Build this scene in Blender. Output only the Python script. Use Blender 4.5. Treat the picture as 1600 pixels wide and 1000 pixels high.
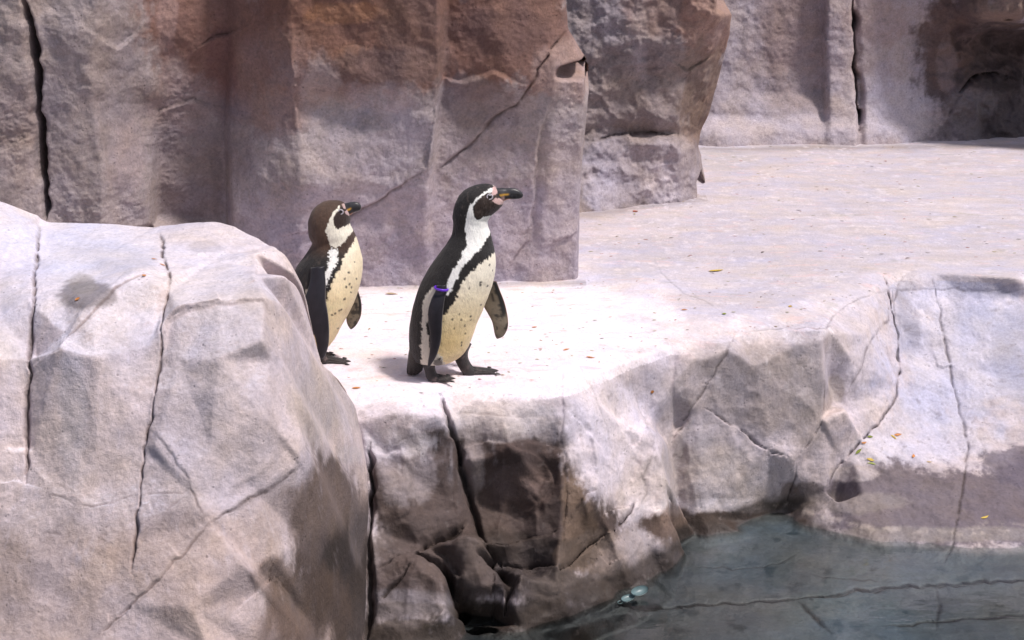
import bpy, math, random
import numpy as np
from mathutils import Vector
from mathutils.geometry import delaunay_2d_cdt

# ---------------------------------------------------------------- camera, sky, sun
scene = bpy.context.scene
for o in list(bpy.data.objects):
    bpy.data.objects.remove(o, do_unlink=True)
C = scene.collection
R = math.radians
CAMZ = 1.95
PITCH = R(15.0)
F = 3111.0
cam_d = bpy.data.cameras.new('camera')
cam = bpy.data.objects.new('camera', cam_d)
C.objects.link(cam)
cam_d.sensor_width = 36.0
cam_d.lens = F * 36.0 / 1600.0
cam_d.clip_end = 200
cam.location = (0, 0, CAMZ)
cam.rotation_euler = (R(90) - PITCH, 0, 0)
scene.camera = cam

SUN_EL, SUN_AZ = R(60), R(122)          # azimuth clockwise from +Y (north)
world = bpy.data.worlds.new('World')
scene.world = world
world.use_nodes = True
wn = world.node_tree
sky = wn.nodes.new('ShaderNodeTexSky')
sky.sky_type = 'NISHITA'
sky.sun_disc = False
sky.sun_elevation = SUN_EL
sky.sun_rotation = SUN_AZ
sky.air_density = 1.0
sky.dust_density = 3.0
bg = wn.nodes['Background']
wn.links.new(sky.outputs[0], bg.inputs[0])
bg.inputs[1].default_value = 0.10
sun_d = bpy.data.lights.new('sun', 'SUN')
sun_d.energy = 3.1
sun_d.angle = R(5.5)
sun_d.color = (1.0, 0.945, 0.90)
sun = bpy.data.objects.new('sun', sun_d)
C.objects.link(sun)
sd = Vector((math.sin(SUN_AZ) * math.cos(SUN_EL), math.cos(SUN_AZ) * math.cos(SUN_EL), math.sin(SUN_EL)))
sun.rotation_euler = sd.to_track_quat('Z', 'Y').to_euler()
sun.location = (0, 0, 10)
scene.view_settings.view_transform = 'Standard'
scene.view_settings.look = 'None'
scene.view_settings.gamma = 1
scene.view_settings.use_curve_mapping = False
scene.view_settings.exposure = 0.30

random.seed(7)
rng = np.random.default_rng(7)

# ---------------------------------------------------------------- helpers
cp, sp = math.cos(PITCH), math.sin(PITCH)


def ray(px, py):
    a = (px - 800) / F
    b = -(py - 500) / F
    return a, cp + b * sp, -sp + b * cp


def at_y(px, py, y):
    a, b, c = ray(px, py)
    t = y / b
    return np.array((a * t, y, CAMZ + c * t))


def at_z(px, py, z):
    a, b, c = ray(px, py)
    t = (z - CAMZ) / c
    return np.array((a * t, b * t, z))


def project(P):
    x = P[..., 0]
    y = P[..., 1]
    z = P[..., 2] - CAMZ
    d = y * cp - z * sp
    h = y * sp + z * cp
    return 800 + F * x / d, 500 - F * h / d, d


def lin(r, g, b):
    c = np.array((r, g, b), float) / 255
    return np.where(c <= .04045, c / 12.92, ((c + .055) / 1.055) ** 2.4)


def _hash(ix, iy, iz, seed):
    h = (ix * 374761393 + iy * 668265263 + iz * 2147483647 + seed * 974634777) & 0xffffffff
    h = ((h ^ (h >> 13)) * 1274126177) & 0xffffffff
    h = ((h ^ (h >> 16)) * 2246822519) & 0xffffffff
    return ((h ^ (h >> 15)) & 0xffffff) / float(0xffffff)


def vnoise(x, y, z, seed=0):
    """value noise in -1..1"""
    xi, yi, zi = np.floor(x).astype(np.int64), np.floor(y).astype(np.int64), np.floor(z).astype(np.int64)
    fx, fy, fz = x - xi, y - yi, z - zi
    fx = fx * fx * (3 - 2 * fx); fy = fy * fy * (3 - 2 * fy); fz = fz * fz * (3 - 2 * fz)
    r = 0
    for dx in (0, 1):
        wx = fx if dx else 1 - fx
        for dy in (0, 1):
            wy = fy if dy else 1 - fy
            for dz in (0, 1):
                wz = fz if dz else 1 - fz
                r = r + wx * wy * wz * _hash(xi + dx, yi + dy, zi + dz, seed)
    return r * 2 - 1


def fbm(P, scale, octaves=4, seed=0, gain=.5, stretch=(1, 1, 1)):
    x = P[..., 0] * scale * stretch[0]; y = P[..., 1] * scale * stretch[1]; z = P[..., 2] * scale * stretch[2]
    r = 0; a = 1; tot = 0
    for o in range(octaves):
        r = r + a * vnoise(x + 13.7 * o, y - 7.1 * o, z + 3.3 * o, seed + o)
        tot += a; a *= gain
        x = x * 2.03; y = y * 2.03; z = z * 2.03
    return r / tot


def chips(U, V, size, tilt=.35, seed=0, stretch=1.0):
    """conchoidal chips: scalloped hollows that meet in sharp ridges (lower envelope of tilted bowls)"""
    x = U / size; y = V / size / stretch
    w1 = np.stack([x, y, x * 0], -1)
    x = x + .35 * fbm(w1, .9, 3, seed + 7); y = y + .35 * fbm(w1, .9, 3, seed + 17)
    xi, yi = np.floor(x).astype(np.int64), np.floor(y).astype(np.int64)
    best = np.full(x.shape, 9.)
    z0 = np.zeros_like(xi)
    for dx in (-1, 0, 1, 2, -2):
        for dy in (-1, 0, 1, 2, -2):
            if abs(dx) + abs(dy) > 3: continue
            a, b = xi + dx, yi + dy
            cx = a + _hash(a, b, z0, seed); cy = b + _hash(a, b, z0, seed + 1)
            nx = (_hash(a, b, z0, seed + 2) - .5) * 2 * tilt; ny = (_hash(a, b, z0, seed + 3) - .5) * 2 * tilt
            h = (_hash(a, b, z0, seed + 4) - .5) * .3
            ex, ey = x - cx, y - cy
            best = np.minimum(best, h + nx * ex + ny * ey + .32 * (ex * ex + ey * ey))
    return best * size


def sstep(a, b, x):
    t = np.clip((x - a) / (b - a), 0, 1)
    return t * t * (3 - 2 * t)


def blur(A, n=1):
    for _ in range(n):
        B = np.pad(A, 1, mode='edge')
        A = (B[:-2, 1:-1] + 2 * B[1:-1, 1:-1] + B[2:, 1:-1]) / 4
        B = np.pad(A, 1, mode='edge')
        A = (B[1:-1, :-2] + 2 * B[1:-1, 1:-1] + B[1:-1, 2:]) / 4
    return A


def link_mesh(name, V, faces, mat, parent=None, smooth=True, attrs=None):
    """faces: (n,4) or (n,3) array or a list of lists"""
    me = bpy.data.meshes.new(name)
    V = np.asarray(V, dtype=np.float32).reshape(-1, 3)
    if isinstance(faces, np.ndarray):
        n, k = faces.shape
        me.vertices.add(len(V)); me.vertices.foreach_set('co', V.ravel())
        me.loops.add(n * k); me.loops.foreach_set('vertex_index', faces.astype(np.int32).ravel())
        me.polygons.add(n)
        me.polygons.foreach_set('loop_start', np.arange(0, n * k, k, dtype=np.int32))
        me.update(calc_edges=True)
    else:
        me.from_pydata([tuple(map(float, v)) for v in V], [], [tuple(int(i) for i in f) for f in faces])
        me.update()
    me.validate()
    if smooth:
        me.polygons.foreach_set('use_smooth', np.ones(len(me.polygons), dtype=bool))
    for an, data in (attrs or {}).items():
        data = np.asarray(data, dtype=np.float32)
        if data.ndim == 2:
            at = me.attributes.new(an, 'FLOAT_COLOR', 'POINT')
            c4 = np.ones((len(V), 4), np.float32); c4[:, :3] = data
            at.data.foreach_set('color', c4.ravel())
        else:
            at = me.attributes.new(an, 'FLOAT', 'POINT')
            at.data.foreach_set('value', data.ravel())
    me.materials.append(mat)
    o = bpy.data.objects.new(name, me)
    C.objects.link(o)
    if parent is not None:
        o.parent = parent
        # vertices were given in world space: move them to the parent's space
        loc = np.array(parent_world(parent), dtype=np.float32)
        co = V - loc
        me.vertices.foreach_set('co', co.ravel())
        me.update()
    return o


def parent_world(p):
    l = Vector((0, 0, 0))
    while p is not None:
        l = l + p.location
        p = p.parent
    return l


def tag(o, label=None, cat=None, group=None, kind=None):
    if label: o['label'] = label
    if cat: o['category'] = cat
    if group: o['group'] = group
    if kind: o['kind'] = kind
    return o


def empty(name, loc, label=None, cat=None, group=None, kind=None):
    o = bpy.data.objects.new(name, None)
    o.empty_display_size = .1
    C.objects.link(o)
    o.location = loc
    return tag(o, label, cat, group, kind)


# ---------------------------------------------------------------- materials
def nodes_of(name):
    m = bpy.data.materials.new(name)
    m.use_nodes = True
    nt = m.node_tree
    return m, nt, nt.nodes['Principled BSDF'], nt.nodes.new, nt.links.new


def rock_material(name, grain=1.0, bump=1.0, aniso=(1, 1, 1)):
    m, nt, bs, N, L = nodes_of(name)
    geo = N('ShaderNodeNewGeometry')
    col = N('ShaderNodeAttribute'); col.attribute_name = 'col'
    wet = N('ShaderNodeAttribute'); wet.attribute_name = 'wet'
    mp = N('ShaderNodeMapping'); mp.inputs['Scale'].default_value = aniso
    L(geo.outputs['Position'], mp.inputs['Vector'])

    def noise(scale, detail, rough=.6, src=None, dist=0):
        n = N('ShaderNodeTexNoise')
        n.inputs['Scale'].default_value = scale
        n.inputs['Detail'].default_value = detail
        n.inputs['Roughness'].default_value = rough
        n.inputs['Distortion'].default_value = dist
        L(src or mp.outputs[0], n.inputs['Vector'])
        return n.outputs['Fac']

    def ramp(src, a, b, lo, hi):
        r = N('ShaderNodeMapRange')
        r.inputs['From Min'].default_value = a; r.inputs['From Max'].default_value = b
        r.inputs['To Min'].default_value = lo; r.inputs['To Max'].default_value = hi
        L(src, r.inputs['Value'])
        return r.outputs[0]

    def math_(op, a, b):
        n = N('ShaderNodeMath'); n.operation = op
        for i, v in enumerate((a, b)):
            if isinstance(v, (int, float)): n.inputs[i].default_value = v
            else: L(v, n.inputs[i])
        return n.outputs[0]
    n1 = noise(14, 8, .68)
    n2 = noise(95, 6, .7)
    n3 = noise(420, 3, .6)
    # speckle pits
    vor = N('ShaderNodeTexVoronoi'); vor.inputs['Scale'].default_value = 55
    L(mp.outputs[0], vor.inputs['Vector'])
    pit = ramp(vor.outputs['Distance'], .10, .26, 1, 0)
    pm = ramp(n1, .52, .62, 0, 1)
    pit = math_('MULTIPLY', pit, pm)
    v = math_('ADD', ramp(n1, .3, .7, 1 - .13 * grain, 1 + .11 * grain), ramp(n2, .3, .7, -.17 * grain, .17 * grain))
    n5 = noise(38, 5, .65)
    v = math_('ADD', v, ramp(n5, .3, .7, -.09 * grain, .09 * grain))
    v = math_('ADD', v, ramp(n3, .3, .7, -.07 * grain, .07 * grain))
    v = math_('SUBTRACT', v, math_('MULTIPLY', pit, .45))
    vm = N('ShaderNodeVectorMath'); vm.operation = 'SCALE'
    L(col.outputs['Color'], vm.inputs[0]); L(v, vm.inputs['Scale'])
    # slight hue drift between ochre and lavender
    n4 = noise(5.5, 5, .6)
    mixc = N('ShaderNodeMix'); mixc.data_type = 'RGBA'; mixc.blend_type = 'MULTIPLY'
    mixc.inputs['Factor'].default_value = 1
    cr = N('ShaderNodeValToRGB')
    cr.color_ramp.elements[0].position = .35; cr.color_ramp.elements[0].color = (1.0, .955, 1.06, 1)
    cr.color_ramp.elements[1].position = .65; cr.color_ramp.elements[1].color = (1.09, .98, .94, 1)
    L(n4, cr.inputs[0])
    L(vm.outputs[0], mixc.inputs['A']); L(cr.outputs[0], mixc.inputs['B'])
    L(mixc.outputs['Result'], bs.inputs['Base Color'])
    rr = math_('SUBTRACT', .9, math_('MULTIPLY', wet.outputs['Fac'], .55))
    L(rr, bs.inputs['Roughness'])
    bs.inputs['Specular IOR Level'].default_value = .35
    h = math_('ADD', math_('MULTIPLY', n1, .004), math_('ADD', math_('MULTIPLY', n2, .0055), math_('MULTIPLY', n5, .006)))
    h = math_('ADD', h, math_('MULTIPLY', n3, .0022))
    h = math_('SUBTRACT', h, math_('MULTIPLY', pit, .003))
    b = N('ShaderNodeBump')
    b.inputs['Strength'].default_value = .8 * bump
    b.inputs['Distance'].default_value = 1.0
    L(h, b.inputs['Height']); L(b.outputs[0], bs.inputs['Normal'])
    return m


def simple(name, color, rough=.5, spec=.5, attr=False, bump=None, coat=0):
    m, nt, bs, N, L = nodes_of(name)
    bs.inputs['Roughness'].default_value = rough
    bs.inputs['Specular IOR Level'].default_value = spec
    bs.inputs['Coat Weight'].default_value = coat
    if attr:
        a = N('ShaderNodeAttribute'); a.attribute_name = 'col'
        L(a.outputs['Color'], bs.inputs['Base Color'])
    else:
        bs.inputs['Base Color'].default_value = (*color, 1)
        n = N('ShaderNodeTexNoise'); n.inputs['Scale'].default_value = 60; n.inputs['Detail'].default_value = 4
        g = N('ShaderNodeNewGeometry'); L(g.outputs['Position'], n.inputs['Vector'])
        mx = N('ShaderNodeMix'); mx.data_type = 'RGBA'
        mx.inputs['A'].default_value = (*[c * .75 for c in color], 1)
        mx.inputs['B'].default_value = (*[min(1, c * 1.2) for c in color], 1)
        L(n.outputs['Fac'], mx.inputs['Factor']); L(mx.outputs['Result'], bs.inputs['Base Color'])
    if bump:
        g = N('ShaderNodeNewGeometry')
        mp = N('ShaderNodeMapping'); mp.inputs['Scale'].default_value = bump[1]
        L(g.outputs['Position'], mp.inputs[0])
        n = N('ShaderNodeTexNoise'); n.inputs['Scale'].default_value = bump[0]; n.inputs['Detail'].default_value = 5
        L(mp.outputs[0], n.inputs['Vector'])
        b = N('ShaderNodeBump'); b.inputs['Strength'].default_value = bump[2]; b.inputs['Distance'].default_value = .01
        L(n.outputs['Fac'], b.inputs['Height']); L(b.outputs[0], bs.inputs['Normal'])
    return m


M_rock = rock_material('weathered_concrete_rock', .85, .7)
M_cliff = rock_material('rough_cliff_rock', 1.2, .9)
M_floor = rock_material('pale_ledge_rock', .6, .6)


# ---------------------------------------------------------------- rock masses
class Mass:
    """A rock surface: an authored cage of facets (world points), laid over a tilted plane,
    sampled on a dense grid, roughened, cracked and stained."""

    def __init__(self, pts, us, vs, tilt, soft=2):
        t = R(tilt)      # 0 = plan view heightfield, 90 = elevation heightfield
        self.ev = np.array((0, math.cos(t), math.sin(t)))
        self.ew = np.array((0, -math.sin(t), math.cos(t)))
        P = np.array([self.point(p) for p in pts])
        U, Vv, W = P[:, 0], P @ self.ev, P @ self.ew
        r = delaunay_2d_cdt([Vector((a, b)) for a, b in zip(U, Vv)], [], [], 0, 1e-5)
        v2, tris, orig = r[0], r[2], r[3]
        w2 = [np.mean([W[k] for k in o]) for o in orig]
        us = np.asarray(us); vs = np.asarray(vs)
        G = np.full((len(vs), len(us)), np.nan)
        for t3 in tris:
            a, b, c = [v2[i] for i in t3]
            wa, wb, wc = [w2[i] for i in t3]
            i0, i1 = np.searchsorted(us, min(a.x, b.x, c.x) - 1e-6), np.searchsorted(us, max(a.x, b.x, c.x) + 1e-6)
            j0, j1 = np.searchsorted(vs, min(a.y, b.y, c.y) - 1e-6), np.searchsorted(vs, max(a.y, b.y, c.y) + 1e-6)
            if i1 <= i0 or j1 <= j0: continue
            X, Y = np.meshgrid(us[i0:i1], vs[j0:j1])
            den = (b.y - c.y) * (a.x - c.x) + (c.x - b.x) * (a.y - c.y)
            if abs(den) < 1e-12: continue
            l1 = ((b.y - c.y) * (X - c.x) + (c.x - b.x) * (Y - c.y)) / den
            l2 = ((c.y - a.y) * (X - c.x) + (a.x - c.x) * (Y - c.y)) / den
            l3 = 1 - l1 - l2
            ok = (l1 >= -1e-6) & (l2 >= -1e-6) & (l3 >= -1e-6)
            sub = G[j0:j1, i0:i1]
            sub[ok] = (l1 * wa + l2 * wb + l3 * wc)[ok]
        self.hole = np.isnan(G)
        if self.hole.any():
            print('cage holes', np.isnan(G).mean())
            for _ in range(400):          # grow the hull outwards so that the edge does not fall away
                bad = np.isnan(G)
                if not bad.any(): break
                B = np.pad(G, 1, constant_values=np.nan)
                nb = np.stack([B[:-2, 1:-1], B[2:, 1:-1], B[1:-1, :-2], B[1:-1, 2:]])
                with np.errstate(all='ignore'):
                    cnt_ = (~np.isnan(nb)).sum(0)
                    av = np.nansum(nb, 0) / np.maximum(cnt_, 1)
                G = np.where(bad & (cnt_ > 0), av, G)
            G = np.where(np.isnan(G), np.nanmean(G), G)
        self.w = blur(G, soft)
        self.us, self.vs = us, vs
        self.wmin = np.median(np.diff(us)) * 1.2
        self.U, self.V = np.meshgrid(us, vs)
        self.update()
        self.col = np.zeros(self.P.shape) + .4
        self.wet = np.zeros(self.w.shape)

    @staticmethod
    def point(p):
        if p[0] == 'w': return np.array(p[1:], float)
        if isinstance(p[2], str): return at_z(p[0], p[1], float(p[2][1:]))
        return at_y(p[0], p[1], p[2])

    def update(self):
        self.P = self.U[..., None] * np.array((1., 0, 0)) + self.V[..., None] * self.ev + self.w[..., None] * self.ew
        self.px, self.py, self.d = project(self.P)

    def clamp_right(self, sil, d0, wob=2.0, back=14):
        """past its visible right hand corner the rock turns and runs straight back"""
        sil = np.array(sil, float)
        for _ in range(4):
            lim = np.interp(self.py, sil[:, 1], sil[:, 0]) + wob * fbm(self.P, 12, 3, 57) - np.maximum(self.d - d0, 0) * back
            lim = np.where(self.py > sil[0, 1], lim, 1e4)
            self.U = np.minimum(self.U, (lim - 800) / F * self.d)
            self.update()

    def normals(self):
        P = self.P
        du = np.gradient(P, axis=1); dv = np.gradient(P, axis=0)
        n = np.cross(du, dv)
        return n / np.maximum(np.linalg.norm(n, axis=-1, keepdims=True), 1e-9)

    def onto(self, px, py):
        d2 = (self.px - px) ** 2 + (self.py - py) ** 2
        k = np.argmin(d2 + np.where(d2 < 5, (self.d - 5) * 3, 60 + 0 * d2))
        return self.P.reshape(-1, 3)[k], k

    def cracks(self, items, jit=1.6):
        """item: (pixel polyline, width m, depth m, dirt 0..1, step m)"""
        Pf = self.P.reshape(-1, 3)
        disp = np.zeros(len(Pf)); dirt = np.zeros(len(Pf))
        warp = np.stack([fbm(Pf, 28, 3, 91 + k) for k in range(3)], -1) * .006
        Q = Pf + warp
        for it in items:
            pts, wd, dp, dr = it[:4]
            if wd < .011: wd *= .62; dp *= .7
            if wd < self.wmin: dr *= (wd / self.wmin) ** .5; dp *= (wd / self.wmin) ** .5; wd = self.wmin
            step = it[4] if len(it) > 4 else 0
            pts = np.array(pts, float)
            out = []
            for a, b in zip(pts[:-1], pts[1:]):
                n = max(1, int(np.linalg.norm(b - a) / 14))
                for k in range(n):
                    q = a + (b - a) * k / n
                    if k: q = q + rng.normal(0, jit, 2)
                    out.append(q)
            out.append(pts[-1])
            T = np.array([self.onto(*q)[0] for q in out])
            best = np.full(len(Pf), 9.); sgn = np.zeros(len(Pf)); wl = np.ones(len(Pf))
            reach = .12 if step else wd * 3.5 + .008
            nseg = len(T) - 1
            ntap = min(3, nseg)
            for s in range(nseg):
                a, b = T[s], T[s + 1]
                lo, hi = np.minimum(a, b) - reach, np.maximum(a, b) + reach
                idx = np.where((Q[:, 0] > lo[0]) & (Q[:, 0] < hi[0]) & (Q[:, 2] > lo[2]) & (Q[:, 2] < hi[2]) & (Q[:, 1] > lo[1]) & (Q[:, 1] < hi[1]))[0]
                if not len(idx): continue
                q = Q[idx]; ab = b - a; L2 = max(ab @ ab, 1e-9)
                t = np.clip((q - a) @ ab / L2, 0, 1)
                d = np.linalg.norm(q - (a + t[:, None] * ab), axis=1)
                nr = d < best[idx]
                ii = idx[nr]; best[ii] = d[nr]
                pa, pb = out[s], out[s + 1]
                fx = self.px.ravel()[ii]; fy = self.py.ravel()[ii]
                sgn[ii] = np.sign((pb[0] - pa[0]) * (fy - pa[1]) - (pb[1] - pa[1]) * (fx - pa[0]))
                tt = (s + t[nr])
                wl[ii] = np.clip(np.minimum(tt, nseg - tt) / max(ntap, 1) + .35, 0, 1)
            vary = .6 + .7 * np.clip(.5 + fbm(Pf[best < reach], 12, 2, 5), 0, 1) if (best < reach).any() else 1
            m = best < reach
            wv = wd * wl[m] * vary
            g = np.exp(-(best[m] / wv) ** 2)
            disp[m] = np.minimum(disp[m], -dp * g * wl[m])
            dirt[m] = np.maximum(dirt[m], dr * np.exp(-(best[m] / (wv * .9)) ** 2) * wl[m])
            if step:
                disp[m] += step * sgn[m] * (1 - np.exp(-(best[m] / .006) ** 2)) * np.exp(-best[m] / .04) * .5 * wl[m]
        self.w += disp.reshape(self.w.shape)
        self.dirt = dirt.reshape(self.w.shape)
        self.update()

    def paint(self, items, seed=0, cond=None):
        """item: (cx, cy, rx, ry, colour, strength[, soft])  stain blobs with ragged outlines"""
        n = fbm(self.P, 7, 7, 300 + seed, .66) * .8
        n2 = fbm(self.P, 1, 4, 340 + seed, .6, (55, 55, 9))
        for it in items:
            cx, cy, rx, ry, c, s = it[:6]
            soft = it[6] if len(it) > 6 else .35
            box = (abs(self.px - cx) < rx * 1.8) & (abs(self.py - cy) < ry * 1.8)
            if cond is not None: box &= cond
            if not box.any(): continue
            e = np.sqrt(((self.px[box] - cx) / rx) ** 2 + ((self.py[box] - cy) / ry) ** 2)
            soft = soft * .6
            e = e + n[box] * .85 + n2[box] * .16
            k = (1 - sstep(1 - soft, 1 + soft, e)) * s
            c = np.array(c)
            self.col[box] = self.col[box] * (1 - k[:, None]) + c * k[:, None]

    def finish_colour(self, dirtcol=(.07, .045, .03)):
        k = np.clip(self.dirt, 0, 1)[..., None]
        self.col = self.col * (1 - k) + np.array(dirtcol) * k
        self.col = np.clip(self.col, .004, .9)

    def emit(self, labels, spec, mat_default, parents):
        """labels: int array per quad; spec: {label: (name, material, parent, extra)}"""
        nv, nu = self.w.shape
        idx = np.arange(nv * nu).reshape(nv, nu)
        quads = np.stack([idx[:-1, :-1], idx[:-1, 1:], idx[1:, 1:], idx[1:, :-1]], -1).reshape(-1, 4)
        hq = self.hole[:-1, :-1] | self.hole[1:, 1:] | self.hole[:-1, 1:] | self.hole[1:, :-1]
        lab = np.where(hq, -99, labels).reshape(-1)
        Pf = self.P.reshape(-1, 3); cf = self.col.reshape(-1, 3); wf = self.wet.ravel()
        objs = {}
        for k, (name, mat, parent) in spec.items():
            q = quads[lab == k]
            if not len(q): continue
            used, inv = np.unique(q, return_inverse=True)
            o = link_mesh(name, Pf[used], inv.reshape(-1, 4), mat or mat_default, parent, attrs={'col': cf[used], 'wet': wf[used]})
            objs[k] = o
        return objs


def quad_c(A):
    return (A[:-1, :-1] + A[1:, 1:]) / 2


def inpoly(x, y, poly):
    r = np.zeros(x.shape, bool)
    n = len(poly)
    for i in range(n):
        x1, y1 = poly[i]; x2, y2 = poly[(i + 1) % n]
        c = ((y1 > y) != (y2 > y))
        with np.errstate(divide='ignore', invalid='ignore'):
            c &= x < (x2 - x1) * (y - y1) / ((y2 - y1) if y2 != y1 else 1e-9) + x1
        r ^= c
    return r


def steps(*segs):
    """segs: (start, end, spacing)..."""
    out = []
    for a, b, s in segs:
        n = max(1, int(round((b - a) / s)))
        out.append(np.linspace(a, b, n, endpoint=False))
    out.append([segs[-1][1]])
    return np.concatenate(out)


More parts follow.
